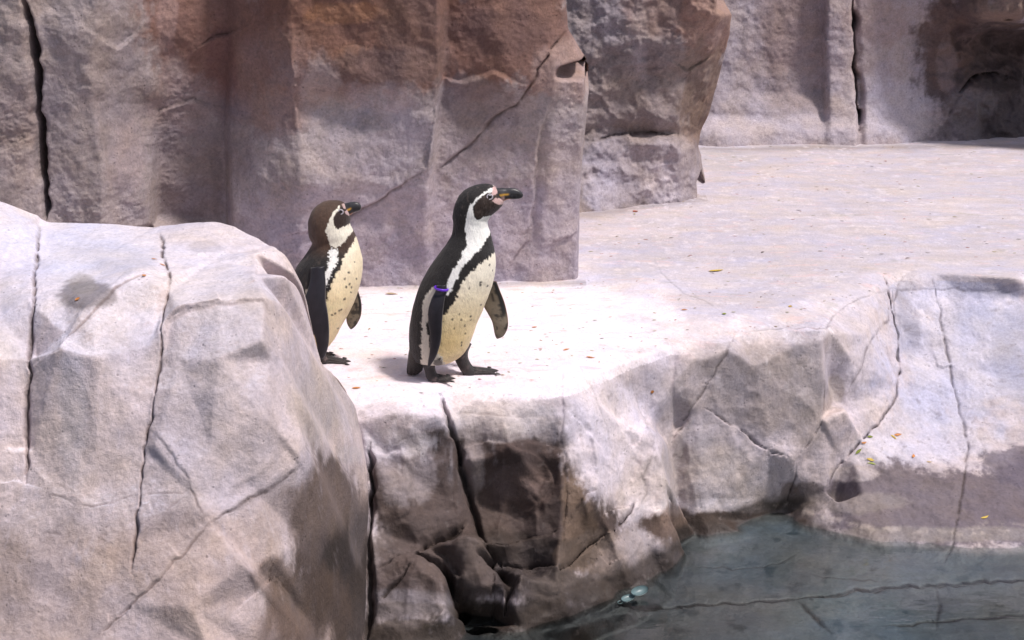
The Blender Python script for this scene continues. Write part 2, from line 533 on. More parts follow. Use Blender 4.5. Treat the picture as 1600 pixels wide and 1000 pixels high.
# ============ the ledge, its rocky front, the ramp and the pool floor
ledge_pts = [
    ('w', -4, 13, .0), ('w', 0, 13, 0), ('w', 4.6, 13, 0), ('w', -4, 8, 0), ('w', 4.6, 9.5, 0), ('w', 4.6, 8.1, 0),
    ('w', -4, 6.6, 0), ('w', -1.5, 6.6, 0), ('w', -.8, 6.5, 0), ('w', -4, 6.2, -.9), ('w', -1.5, 6.1, -.9), ('w', -.9, 6.0, -.9),
    ('w', -4, 4.4, -.95), ('w', -1, 4.4, -.95), ('w', 0.5, 4.4, -.95), ('w', 4.6, 4.4, -.95), ('w', 4.6, 6, -.9),
    ('w', 4.6, 7.5, -.53), ('w', 4.6, 6.85, -.74), ('w', -1.2, 7.4, .0), ('w', 0, 9, 0), ('w', 2, 10, 0.0),
    # rim
    (520, 630, 'z-.02'), (570, 634, 'z-.03'), (620, 642, 'z-.03'), (682, 622, 'z-.02'), (702, 610, 'z-.02'), (780, 608, 'z-.02'),
    (862, 600, 'z-.01'), (905, 590, 'z-.01'), (950, 574, 'z-.01'), (1000, 556, 'z-.015'), (1050, 540, 'z-.02'), (1100, 530, 'z-.02'),
    (1150, 520, 'z-.02'), (1215, 514, 'z-.02'), (1288, 512, 'z-.02'), (1300, 478, 'z-.015'), (1345, 462, 'z-.01'), (1368, 448, 'z-.01'),
    (1378, 428, 'z0'), (1410, 424, 'z0'), (1460, 426, 'z0'), (1520, 430, 'z0'), (1600, 434, 'z0'), (1800, 440, 'z0'),
    # just behind the rim
    (560, 606, 'z.0'), (620, 606, 'z0'), (700, 588, 'z0'), (780, 586, 'z0'), (860, 580, 'z0'), (930, 556, 'z.0'), (1000, 528, 'z.0'),
    (1060, 508, 'z.01'), (1150, 492, 'z.012'), (1220, 478, 'z.012'), (1290, 456, 'z.01'), (1350, 430, 'z.01'), (1385, 414, 'z.005'), (1500, 418, 'z.0'),
    (1600, 424, 'z.0'), (1800, 428, 'z.0'), (900, 480, 'z0'), (1000, 450, 'z.01'), (1150, 430, 'z.0'), (1250, 400, 'z.01'), (1000, 380, 'z0'), (1400, 330, 'z.01'), (1200, 300, 'z.015'),
    (700, 500, 'z.004'), (820, 520, 'z0'), (600, 480, 'z.0'),
    # left sub block
    (560, 660, 6.22), (590, 690, 6.22), (640, 668, 6.22), (686, 650, 6.26), (600, 740, 6.17), (650, 740, 6.22), (690, 720, 6.24), (700, 770, 6.24),
    (640, 800, 6.15), (600, 830, 6.14), (655, 848, 6.16), (690, 860, 6.12), (715, 830, 6.22), (585, 880, 6.04), (640, 868, 6.03), (690, 900, 5.98),
    (700, 940, 5.95), (600, 950, 5.97), (655, 985, 5.93), (572, 1010, 5.97), (715, 1000, 6.0), (600, 1080, 5.9), (700, 1080, 5.95),
    # central block, dark face
    (706, 640, 6.34), (720, 660, 6.32), (800, 640, 6.36), (870, 634, 6.42), (715, 710, 6.28), (735, 700, 6.24), (800, 690, 6.26), (850, 690, 6.32), (878, 690, 6.30),
    (800, 725, 6.32), (845, 735, 6.33), (840, 770, 6.32), (790, 790, 6.35), (740, 760, 6.30), (735, 815, 6.25), (770, 840, 6.22), (820, 836, 6.26), (875, 828, 6.25),
    (880, 760, 6.27), (772, 880, 6.26), (830, 888, 6.28), (760, 870, 6.22), (705, 850, 6.14), (730, 835, 6.14), (755, 900, 6.1), (740, 960, 6.08), (765, 970, 6.2), (720, 900, 6.08),
    (700, 875, 6.2), (735, 985, 6.22), (790, 900, 6.13), (800, 950, 6.1), (870, 900, 6.16), (880, 940, 6.16), (820, 980, 6.1), (930, 925, 6.26), (900, 970, 6.2), (960, 925, 6.34), (790, 1060, 6.0), (900, 1010, 6.25),
    # central block, bright right hand facets
    (898, 640, 6.43), (905, 700, 6.36), (900, 780, 6.32), (930, 640, 6.5), (950, 700, 6.46), (935, 760, 6.38), (975, 650, 6.62), (1000, 690, 6.62), (985, 735, 6.53),
    (1012, 700, 6.6), (1030, 690, 6.66), (1043, 735, 6.63), (1046, 790, 6.61), (1044, 860, 6.60), (1022, 740, 6.58), (1000, 770, 6.52), (1010, 830, 6.54), (975, 800, 6.46), (950, 790, 6.42),
    (920, 835, 6.37), (955, 850, 6.42), (905, 870, 6.3), (940, 885, 6.33), (975, 860, 6.42), (1000, 900, 6.48), (1030, 880, 6.6), (975, 925, 6.44), (1038, 902, 6.62),
    (1020, 640, 6.82), (1047, 690, 6.95), (1052, 860, 6.9),
    # mid block
    (1050, 600, 6.9), (1058, 660, 7.0), (1054, 740, 7.0), (1060, 800, 6.99), (1085, 830, 6.98), (1100, 560, 6.98), (1140, 545, 7.02), (1180, 570, 7.07), (1090, 640, 6.99), (1085, 560, 6.95),
    (1150, 650, 7.07), (1200, 690, 7.09), (1240, 715, 7.11), (1290, 590, 7.18), (1284, 650, 7.16), (1285, 530, 7.2), (1240, 540, 7.15), (1160, 750, 7.07), (1100, 760, 6.99), (1160, 812, 7.11), (1105, 800, 7.0),
    (1225, 790, 7.22), (1242, 740, 7.15), (1205, 800, 7.21), (1296, 600, 7.33), (1302, 632, 7.3), (1318, 630, 7.33), (1290, 660, 7.15), (1322, 640, 7.2), (1286, 670, 7.17),
    (1300, 520, 7.26), (1330, 560, 7.33), (1345, 620, 7.36), (1370, 480, 7.72), (1350, 520, 7.45), (1393, 480, 7.84), (1400, 560, 7.62), (1405, 600, 7.52), (1392, 640, 7.42), (1345, 680, 7.28), (1315, 718, 7.24), (1290, 762, 7.17),
    (1262, 780, 7.18), (1240, 796, 7.2),
    # ramp
    (1412, 450, 7.98), (1500, 456, 7.99), (1600, 464, 7.98), (1800, 470, 7.98), (1425, 540, 7.76), (1500, 540, 7.78), (1600, 540, 7.77), (1420, 620, 7.52), (1500, 610, 7.6), (1600, 612, 7.6), (1800, 612, 7.6),
    (1400, 680, 7.38), (1500, 690, 7.42), (1600, 690, 7.42), (1800, 690, 7.42), (1335, 720, 7.22), (1400, 750, 7.2), (1500, 765, 7.16), (1600, 765, 7.18), (1800, 765, 7.18), (1310, 782, 7.11), (1350, 770, 7.13), (1400, 820, 6.97),
    (1500, 830, 6.92), (1600, 830, 6.93), (1800, 830, 6.93),
    # pool floor
    (1110, 852, 'z-.775'), (1180, 840, 'z-.775'), (1240, 827, 'z-.77'), (1300, 800, 'z-.76'), (1400, 872, 'z-.79'), (1500, 882, 'z-.79'), (1620, 882, 'z-.79'), (1075, 872, 'z-.79'), (1060, 900, 'z-.80'), (1052, 935, 'z-.82'), (1000, 975, 'z-.84'),
    (1150, 900, 'z-.80'), (1300, 940, 'z-.82'), (1600, 960, 'z-.83'), (930, 1000, 'z-.86'), (1200, 1040, 'z-.85'), (1600, 1080, 'z-.87'), (850, 1060, 'z-.88'), (700, 1200, 'z-.92'), (1800, 900, 'z-.80'), (1450, 930, 'z-.82'),
]
LU = steps((-3.9, -.75, .03), (-.75, 1.95, .0043), (1.95, 4.5, .02))
LV = steps((2.45, 3.62, .03), (3.62, 5.75, .0043), (5.75, 8.7, .010))
LG = Mass(ledge_pts, LU, LV, 45, 3)

P0 = LG.P.copy()
top = sstep(-.10, -.0, P0[..., 2])
faceM = 1 - top
under = 1 - sstep(-.80, -.72, P0[..., 2])
rough = fbm(P0, 5, 5, 11) * .016 * faceM + fbm(P0, 26, 4, 12) * .003 * (.35 + .65 * faceM)
ridge = -np.abs(fbm(P0, 9, 4, 13, .55)) * .018
rough += ridge * faceM * (.45 + .55 * (1 - under))
rough += fbm(P0, 3, 3, 14) * .008 * top + fbm(P0, 120, 2, 15) * .0012
# hold the standing area calm
chip = chips(LG.U, LG.V, .13, .5, 901, 1.5) + .45 * chips(LG.U, LG.V, .05, .5, 931, 1.4)
cpx = np.exp(-((LG.px - 850) / 260.) ** 4) * np.exp(-((LG.py - 800) / 200.) ** 6)
LG.w += (chip - .02) * faceM * (.20 + 1.5 * cpx) * (1 - .8 * under) * sstep(.0, -.12, P0[..., 2] + .03)
LG.w += chips(LG.U, LG.V, .30, .3, 951, .8) * .06 * under
LG.w += rough
LG.update()

ledge_cracks = [
    # central block
    ([(690, 615), (700, 655), (712, 690), (722, 730), (735, 790), (760, 850), (785, 885)], .012, .06, .85, .012),
    ([(578, 690), (582, 760), (576, 850), (578, 940), (573, 1000)], .012, .06, .9),
    ([(655, 862), (690, 880), (715, 930), (730, 975), (770, 985)], .030, .16, .97, .02),
    ([(655, 862), (705, 835), (730, 815)], .012, .05, .9),
    ([(650, 870), (620, 910), (575, 955)], .009, .035, .85, .01),
    ([(655, 860), (620, 868), (580, 895)], .006, .02, .7),
    ([(770, 880), (830, 888), (890, 880), (925, 845), (960, 828), (985, 800), (1000, 770)], .009, .045, .8, .02),
    ([(770, 885), (772, 930), (772, 985)], .007, .03, .8),
    ([(745, 860), (770, 880), (800, 905), (790, 960)], .018, .08, .95),
    ([(880, 830), (900, 800), (915, 770), (940, 755)], .006, .02, .7, .012),
    ([(740, 850), (790, 850), (850, 835), (880, 825)], .006, .03, .8, .03),
    ([(570, 695), (620, 690), (680, 668), (705, 660), (720, 645), (780, 648), (860, 652)], .0045, .008, .6, .006),
    ([(900, 560), (922, 600), (945, 660), (960, 720), (975, 760)], .004, .008, .4, .008),
    ([(985, 600), (1000, 640), (1020, 680), (1030, 700)], .005, .012, .4, .014),
    ([(1030, 695), (1015, 720), (1005, 745), (1010, 770), (990, 800)], .005, .016, .5, .018),
    ([(800, 925), (870, 930), (930, 905)], .004, .01, .4),
    ([(600, 850), (640, 900), (700, 905)], .003, .01, .4),
    ([(670, 980), (690, 955), (705, 930)], .005, .02, .7),
    ([(735, 650), (742, 690), (760, 700)], .003, .006, .3),
    ([(560, 760), (600, 770), (640, 820)], .003, .006, .3),
    ([(880, 600), (884, 650), (884, 700), (888, 770), (882, 830)], .004, .003, .0, -.035),
    ([(885, 640), (905, 660), (940, 700), (955, 760)], .004, .002, .0, .016), ([(940, 610), (965, 660), (985, 700), (1000, 690), (1022, 640)], .004, .003, .1, .022),
    ([(985, 700), (975, 740), (960, 790)], .004, .003, .1, .02), ([(1030, 700), (1042, 720), (1046, 760)], .004, .003, .1, -.015), ([(920, 840), (945, 800), (985, 790), (990, 810)], .005, .02, .5, .03),
    ([(1000, 850), (980, 880), (972, 930)], .004, .006, .3, .02), ([(905, 870), (930, 850), (950, 880), (975, 870)], .005, .014, .5, .03),
    ([(720, 700), (760, 690), (800, 696), (848, 720), (862, 752), (840, 790), (800, 810)], .005, .003, .1, .028), ([(724, 730), (750, 790), (800, 810)], .004, .002, .1, .018),
    ([(640, 668), (660, 676), (690, 665)], .006, .012, .4, .02), ([(590, 700), (620, 740), (640, 800), (600, 820)], .004, .003, .2, .02), ([(650, 700), (640, 760), (660, 800), (690, 800)], .004, .003, .1, .022),
    ([(800, 690), (850, 692), (878, 700)], .004, .006, .5, .02), ([(575, 700), (600, 712), (635, 700), (642, 720)], .004, .004, .2, .018),
    ([(865, 655), (878, 670), (880, 700)], .006, .01, .5, .01),
    # mid block
    ([(1060, 560), (1090, 548), (1135, 548)], .004, .002, 0, .016), ([(1235, 520), (1215, 540), (1222, 560)], .004, .003, .1, .014), ([(1052, 600), (1046, 640), (1030, 690)], .006, .006, .0, -.02),
    ([(1148, 518), (1130, 560), (1100, 610), (1075, 645), (1045, 695)], .005, .022, .8, .01),
    ([(1098, 635), (1140, 662), (1180, 690), (1240, 719)], .0055, .025, .85, .008),
    ([(1240, 719), (1262, 695), (1284, 660), (1290, 655)], .006, .03, .9, .01),
    ([(1242, 722), (1243, 745), (1230, 780), (1216, 800)], .008, .035, .9),
    ([(1292, 590), (1288, 620), (1286, 655)], .005, .02, .8),
    ([(1288, 655), (1305, 670), (1318, 690)], .004, .012, .4),
    ([(1040, 760), (1060, 795), (1082, 828)], .008, .04, .95),
    ([(1160, 520), (1230, 512), (1290, 514), (1300, 495), (1335, 470), (1375, 458), (1400, 448)], .0035, .008, .6, .008),
    ([(1400, 440), (1388, 500), (1362, 530), (1342, 580), (1325, 620)], .0045, .016, .7, .01),
    ([(1378, 428), (1388, 455), (1396, 490), (1404, 540), (1407, 580), (1400, 620), (1375, 660), (1330, 705), (1312, 725), (1290, 765)], .008, .03, .8),
    ([(1418, 425), (1404, 440), (1397, 470), (1402, 520)], .005, .016, .7),
    ([(1340, 475), (1345, 500), (1358, 525)], .004, .008, .4),
    # ramp
    ([(1455, 424), (1462, 455), (1476, 530), (1488, 600), (1506, 660), (1513, 700), (1508, 740), (1498, 800), (1488, 850), (1470, 890)], .0042, .016, .85),
    ([(1378, 452), (1460, 452), (1520, 454), (1560, 452), (1610, 460)], .003, .006, .6),
    ([(1560, 488), (1575, 492)], .004, .01, .5),
    # rim of ramp
    # pool floor
    ([(985, 955), (1060, 948), (1200, 940), (1290, 932), (1380, 918), (1480, 912), (1620, 908)], .013, .03, .97, .03),
    ([(1240, 935), (1275, 965), (1300, 990)], .0112, .01, .95),
    ([(1460, 912), (1468, 950), (1462, 985)], .0112, .01, .95),
    ([(1380, 978), (1450, 972), (1600, 962)], .0112, .01, .95),
    ([(1075, 885), (1160, 888), (1220, 880), (1250, 860)], 0.0072, .008, .8),
    ([(1250, 895), (1330, 905), (1400, 908)], 0.0072, .007, .8),
    ([(1082, 828), (1085, 850)], .006, .01, .7),
    # ledge top
    ([(1020, 400), (1032, 425), (1060, 450), (1100, 470), (1130, 492)], .0035, .004, .45),
    ([(1062, 430), (1085, 460), (1100, 480)], .0025, .003, .35),
    ([(560, 508), (600, 500), (640, 480)], .003, .002, .0),
]
LG.cracks(ledge_cracks)

# base colours (linear albedo)
P = LG.P
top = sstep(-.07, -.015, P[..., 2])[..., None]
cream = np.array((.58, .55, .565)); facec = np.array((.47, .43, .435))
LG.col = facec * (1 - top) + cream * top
streak = fbm(P, 1, 4, 21, .6, (45, 45, 5))
streak2 = fbm(P, 1, 3, 23, .6, (14, 14, 2.2))
LG.col *= (1 + (.22 * streak + .16 * streak2)[..., None] * (1 - top))
mott = fbm(P, 4.5, 6, 24, .6, (1, 1.6, 1))
LG.col *= (1 + .16 * mott[..., None] * (1 - .4 * top))
LG.col *= 1 + top * (.16 * fbm(P, 1, 6, 27, .65, (3, 14, 4)) * sstep(7.3, 8.0, P[..., 1]) + .05 * fbm(P, 1, 5, 28, .6, (5, 18, 4)))[..., None]
LG.col *= 1 - .14 * (top[..., 0] * sstep(7.2, 8.2, P[..., 1]))[..., None]
lv = (top[..., 0] * sstep(-.05, .3, fbm(P, 1, 6, 29, .62, (2, 7, 3))) * sstep(6.9, 7.4, P[..., 1]) * .6)[..., None]
LG.col = LG.col * (1 - lv) + np.array((.46, .455, .52)) * lv
isface = P[..., 2] < -.03
istop = P[..., 2] > -.05
white = (.72, .69, .70); dark = (.055, .040, .034); brown = (.13, .088, .07); wetc = (.04, .03, .025); lav = (.40, .41, .48); grey = (.26, .235, .225); blk = (.022, .017, .015)
LG.paint([
    # sunlit patch round the penguins painted white, and white worn rim
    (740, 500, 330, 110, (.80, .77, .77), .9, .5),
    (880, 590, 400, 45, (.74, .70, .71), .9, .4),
    (1050, 440, 120, 25, (.50, .49, .54), .5, .6), (980, 400, 90, 30, (.42, .42, .47), .6, .6), (950, 430, 60, 14, (.45, .45, .5), .5, .6),  # bluish shade behind the sunlit patch painted in
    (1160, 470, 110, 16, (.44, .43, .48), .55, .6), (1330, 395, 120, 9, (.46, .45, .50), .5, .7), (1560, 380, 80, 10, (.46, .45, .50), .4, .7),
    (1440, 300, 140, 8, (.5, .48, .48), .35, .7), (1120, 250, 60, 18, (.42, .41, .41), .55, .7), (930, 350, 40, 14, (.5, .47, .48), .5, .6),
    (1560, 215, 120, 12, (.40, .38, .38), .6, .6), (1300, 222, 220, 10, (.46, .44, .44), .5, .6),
    (600, 560, 45, 14, (.56, .53, .54), .5, .7),  # shadow by the far penguin's foot painted light grey
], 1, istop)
wetmask = []
LG.paint([
    # central block staining, with some shade and dark crevices painted in
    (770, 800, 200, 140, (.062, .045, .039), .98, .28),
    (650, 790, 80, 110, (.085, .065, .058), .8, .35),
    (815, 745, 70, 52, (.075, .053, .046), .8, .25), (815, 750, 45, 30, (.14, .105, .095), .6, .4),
    (740, 720, 16, 50, (.30, .27, .26), .6, .4), (632, 730, 40, 60, (.30, .27, .27), .7, .3), (612, 690, 55, 26, (.5, .47, .47), .85, .3),
    (700, 640, 50, 26, (.62, .58, .59), .85, .3), (800, 650, 80, 26, (.55, .52, .52), .85, .3), (775, 675, 60, 14, (.42, .39, .38), .6, .4), (860, 670, 26, 20, (.4, .36, .34), .7, .3),
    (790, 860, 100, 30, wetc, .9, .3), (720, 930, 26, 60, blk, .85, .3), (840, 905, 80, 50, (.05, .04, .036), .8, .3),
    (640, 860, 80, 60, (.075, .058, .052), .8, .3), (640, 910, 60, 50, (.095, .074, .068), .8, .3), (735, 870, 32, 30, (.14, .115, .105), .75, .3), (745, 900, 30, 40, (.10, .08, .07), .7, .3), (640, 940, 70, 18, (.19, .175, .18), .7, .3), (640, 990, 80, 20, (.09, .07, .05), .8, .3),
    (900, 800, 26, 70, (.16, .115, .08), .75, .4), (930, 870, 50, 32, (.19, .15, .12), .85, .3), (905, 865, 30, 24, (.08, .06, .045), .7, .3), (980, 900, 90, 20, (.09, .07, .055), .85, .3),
    (975, 955, 90, 26, blk, .9, .25), (850, 970, 150, 34, blk, .92, .3), (720, 990, 60, 14, (.06, .05, .035), .8, .3), (1020, 905, 60, 16, (.045, .032, .028), .85, .25),  # near-black reflection along the block's foot painted in
    (1000, 880, 60, 50, (.20, .165, .14), .85, .35), (1015, 850, 30, 40, (.36, .33, .31), .6, .4), (900, 920, 70, 26, (.085, .07, .06), .9, .3), (960, 935, 90, 22, (.05, .042, .038), .9, .3), (1035, 895, 40, 20, (.06, .045, .04), .9, .3), (640, 955, 80, 14, (.10, .085, .075), .6, .3),
    # central right facets, painted bright as the sunlit side
    (950, 700, 62, 80, (.62, .58, .60), .85, .3), (1030, 780, 18, 80, (.66, .60, .60), .85, .3), (1010, 770, 30, 70, (.54, .50, .50), .85, .3), (1010, 850, 40, 40, (.33, .29, .27), .7, .4), (985, 770, 24, 40, (.5, .46, .45), .7, .4), (960, 640, 70, 50, (.62, .59, .62), .7, .4),
    # mid block
    (1200, 620, 130, 60, (.33, .30, .295), .75, .4), (1140, 570, 60, 40, (.34, .31, .30), .5, .5), (1260, 580, 26, 80, (.27, .255, .26), .6, .5), (1085, 740, 50, 80, (.34, .315, .305), .8, .5), (1040, 620, 30, 60, (.42, .40, .43), .6, .5), (1120, 760, 60, 50, (.40, .365, .345), .6, .5), (1190, 750, 70, 45, (.43, .40, .385), .6, .5),
    (1215, 560, 60, 22, (.28, .26, .26), .5, .5),
    (1140, 792, 120, 13, (.66, .62, .61), .85, .4), (1140, 822, 130, 22, (.075, .05, .037), .95, .22), (1060, 815, 24, 30, (.19, .14, .11), .85, .3), (1080, 850, 40, 20, (.12, .09, .07), .8, .3), (1265, 770, 28, 22, (.10, .085, .08), .85, .25), (1235, 775, 14, 24, (.12, .09, .07), .7, .3),
    (1345, 560, 45, 100, (.50, .475, .50), .7, .4), (1308, 608, 14, 22, (.32, .29, .26), .7, .3), (1310, 655, 26, 16, (.56, .5, .48), .8, .3),
    # ramp
    (1510, 540, 130, 120, (.45, .46, .54), .85, .4), (1420, 500, 20, 70, (.27, .27, .31), .6, .4), (1560, 450, 70, 16, (.30, .31, .38), .65, .4), (1590, 560, 40, 60, (.33, .34, .40), .6, .5), (1560, 500, 60, 20, (.36, .37, .43), .5, .5), (1450, 470, 30, 26, (.58, .58, .66), .5, .4),
    (1370, 705, 50, 22, (.48, .46, .48), .7, .4), (1450, 690, 100, 40, (.5, .5, .56), .6, .4),
    (1540, 790, 270, 66, (.115, .098, .112), .95, .28), (1400, 780, 110, 46, (.15, .13, .135), .85, .3), (1600, 730, 90, 30, (.12, .105, .125), .85, .3),
    (1330, 740, 36, 12, (.42, .38, .36), .8, .3), (1470, 836, 200, 11, (.22, .20, .185), .75, .4), (1310, 785, 110, 16, (.22, .20, .185), .7, .4),
], 2, isface)
sm = (sstep(.22, .5, fbm(P, 1, 5, 36, .62, (11, 30, 11))) * top[..., 0] * .55)[..., None]
LG.col = LG.col * (1 - sm) + np.array((.60, .47, .46)) * sm
sm = (sstep(.3, .55, fbm(P, 1, 5, 37, .62, (8, 26, 8))) * top[..., 0] * sstep(7.0, 7.8, P[..., 1]) * .5)[..., None]
LG.col = LG.col * (1 - sm) + np.array((.38, .37, .32)) * sm
# darker towards the line where the cliffs meet the ledge
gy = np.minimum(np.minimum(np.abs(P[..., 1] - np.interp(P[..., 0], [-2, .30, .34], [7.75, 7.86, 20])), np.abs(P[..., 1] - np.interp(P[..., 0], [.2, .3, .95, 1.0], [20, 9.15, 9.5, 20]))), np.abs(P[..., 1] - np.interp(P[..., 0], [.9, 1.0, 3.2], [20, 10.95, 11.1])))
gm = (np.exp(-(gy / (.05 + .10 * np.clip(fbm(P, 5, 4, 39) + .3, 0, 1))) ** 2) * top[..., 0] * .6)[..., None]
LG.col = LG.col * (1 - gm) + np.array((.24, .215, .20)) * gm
# white wash runs on the rim, broken
runs = sstep(.1, .5, fbm(P, 1, 4, 31, .6, (34, 34, 7))) * sstep(-.38, -.02, P[..., 2]) * (P[..., 2] < .02)
runs *= sstep(.0, .35, fbm(P, 6, 3, 33) + .25)
LG.col = LG.col * (1 - .55 * runs[..., None]) + np.array((.68, .66, .68)) * .55 * runs[..., None]
# wet, algae darkened band just above the pool
wb = sstep(-.655, -.705, P[..., 2] + .035 * fbm(P, 9, 4, 38)) * (1 - sstep(1.12, 1.22, P[..., 0] + .1 * fbm(P, 6, 3, 40))) * isface
LG.col = LG.col * (1 - .9 * wb[..., None]) + np.array((.040, .031, .025)) * .9 * wb[..., None]
# small flakes of lichen and dirt
fl = sstep(.42, .52, fbm(P, 38, 4, 35)) * isface
LG.col = LG.col * (1 - .35 * fl[..., None]) + np.array((.16, .14, .13)) * .35 * fl[..., None]
WATER_Z = -.755
pool = sstep(-.745, -.775, P[..., 2])
poolc = np.array((.085, .088, .088)) * (1 + .7 * fbm(P, 4, 6, 41, .65)[..., None]) * (1 - .5 * sstep(.25, .5, fbm(P, 16, 4, 49))[..., None]) + np.array((.0, .014, .022)) * np.clip(.6 + 1.8 * fbm(P, 2.5, 4, 43) + .5 * sstep(6.7, 6.2, P[..., 1]), 0, 3)[..., None]
deepd = sstep(.95, .2, P[..., 0] + .2 * fbm(P, 3, 3, 42))[..., None]
poolc = poolc * (1 - .7 * deepd)
LG.col = LG.col * (1 - pool[..., None]) + poolc * pool[..., None]
# mineral crust line just above the water
crust = np.exp(-((P[..., 2] - (WATER_Z + .035 + .02 * fbm(P, 5, 3, 45))) / .007) ** 2) * sstep(.1, .35, fbm(P, 30, 4, 47) + .2) * (P[..., 0] > 1.0)
LG.col = LG.col * (1 - .5 * crust[..., None]) + np.array((.42, .38, .33)) * .5 * crust[..., None]
LG.wet = sstep(-.70, -.75, P[..., 2]) * .8 + .25 * np.exp(-((LG.px - 780) / 190.) ** 2 - ((LG.py - 840) / 110.) ** 2)
pk = (pool * np.clip(LG.dirt, 0, 1))[..., None]
LG.col = LG.col * (1 - pk) + .006 * pk
LG.dirt = LG.dirt * (1 - pool)
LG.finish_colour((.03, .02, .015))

qx, qy = quad_c(LG.px), quad_c(LG.py)
qz = quad_c(LG.P[..., 2])
qY = quad_c(LG.P[..., 1])
lab = np.zeros(qx.shape, int)
face = (qz < -.012) & (qz >= -.765)
lab[qz < -.765] = 1
slabs = {
    10: [(500, 600), (690, 600), (700, 655), (712, 690), (722, 730), (735, 790), (745, 815), (705, 835), (655, 862), (620, 868), (580, 895), (500, 895)],
    11: [(500, 895), (580, 895), (655, 862), (690, 880), (715, 930), (730, 975), (735, 1100), (500, 1100)],
    12: [(690, 590), (700, 655), (722, 730), (735, 790), (760, 850), (790, 850), (880, 825), (890, 740), (885, 590)],
    13: [(705, 835), (735, 815), (760, 850), (785, 885), (790, 960), (770, 1000), (735, 1000), (715, 930), (690, 880), (655, 862)],
    14: [(785, 885), (830, 888), (890, 880), (925, 845), (960, 828), (1000, 850), (1060, 840), (1060, 960), (900, 1060), (735, 1060), (770, 985), (790, 960)],
    15: [(885, 560), (1010, 530), (1046, 690), (1060, 840), (1000, 850), (960, 828), (925, 845), (880, 870), (785, 885), (790, 850), (880, 825), (890, 740)],
    16: [(1010, 500), (1148, 500), (1130, 560), (1100, 610), (1045, 695), (1035, 660)],
    17: [(1148, 480), (1300, 480), (1292, 590), (1286, 655), (1240, 719), (1180, 690), (1098, 635), (1100, 610), (1130, 560)],
    18: [(1098, 635), (1180, 690), (1240, 719), (1243, 745), (1216, 805), (1140, 850), (1082, 828), (1046, 760), (1045, 695), (1075, 645)],
    19: [(1240, 719), (1286, 655), (1318, 690), (1330, 705), (1290, 765), (1240, 830), (1216, 805), (1243, 745)],
    20: [(1292, 590), (1300, 480), (1378, 420), (1396, 490), (1407, 580), (1375, 660), (1330, 705), (1318, 690), (1286, 655)],
    21: [(1378, 415), (1455, 415), (1476, 530), (1488, 600), (1513, 700), (1498, 800), (1488, 870), (1216, 870), (1290, 765), (1330, 705), (1375, 660), (1407, 580), (1396, 490)],
    22: [(1455, 415), (1900, 415), (1900, 880), (1488, 870), (1498, 800), (1513, 700), (1488, 600), (1476, 530)],
}
for k, poly in slabs.items():
    lab[face & inpoly(qx, qy, poly) & (qY < 8.03) & (lab == 0)] = k
ledge_root = empty('rock_ledge', (0, 6.5, 0), 'broad pale rock ledge the penguins stand on, dropping to the pool', None, kind='structure')
spec = {0: ('ledge_top', M_floor, ledge_root)}
for k in slabs: spec[k] = ('rock_slab', M_rock, ledge_root)
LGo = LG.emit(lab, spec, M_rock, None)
pf = LG.emit(lab, {1: ('pool_floor', M_rock, None)}, M_rock, None)[1]
tag(pf, 'cracked grey rock floor of the shallow pool', None, kind='structure')
slab_labels = {12: 'dark brown stained slab with hollow below the near penguin', 15: 'pale right-facing chipped facets at the corner of the ledge', 21: 'bluish grey ramp slab', 19: 'small wedge slab at the foot of the ledge'}
for k, l in slab_labels.items():
    if k in LGo: LGo[k]['label'] = l


def ground(px, py):
    p, _ = LG.onto(px, py)
    return p


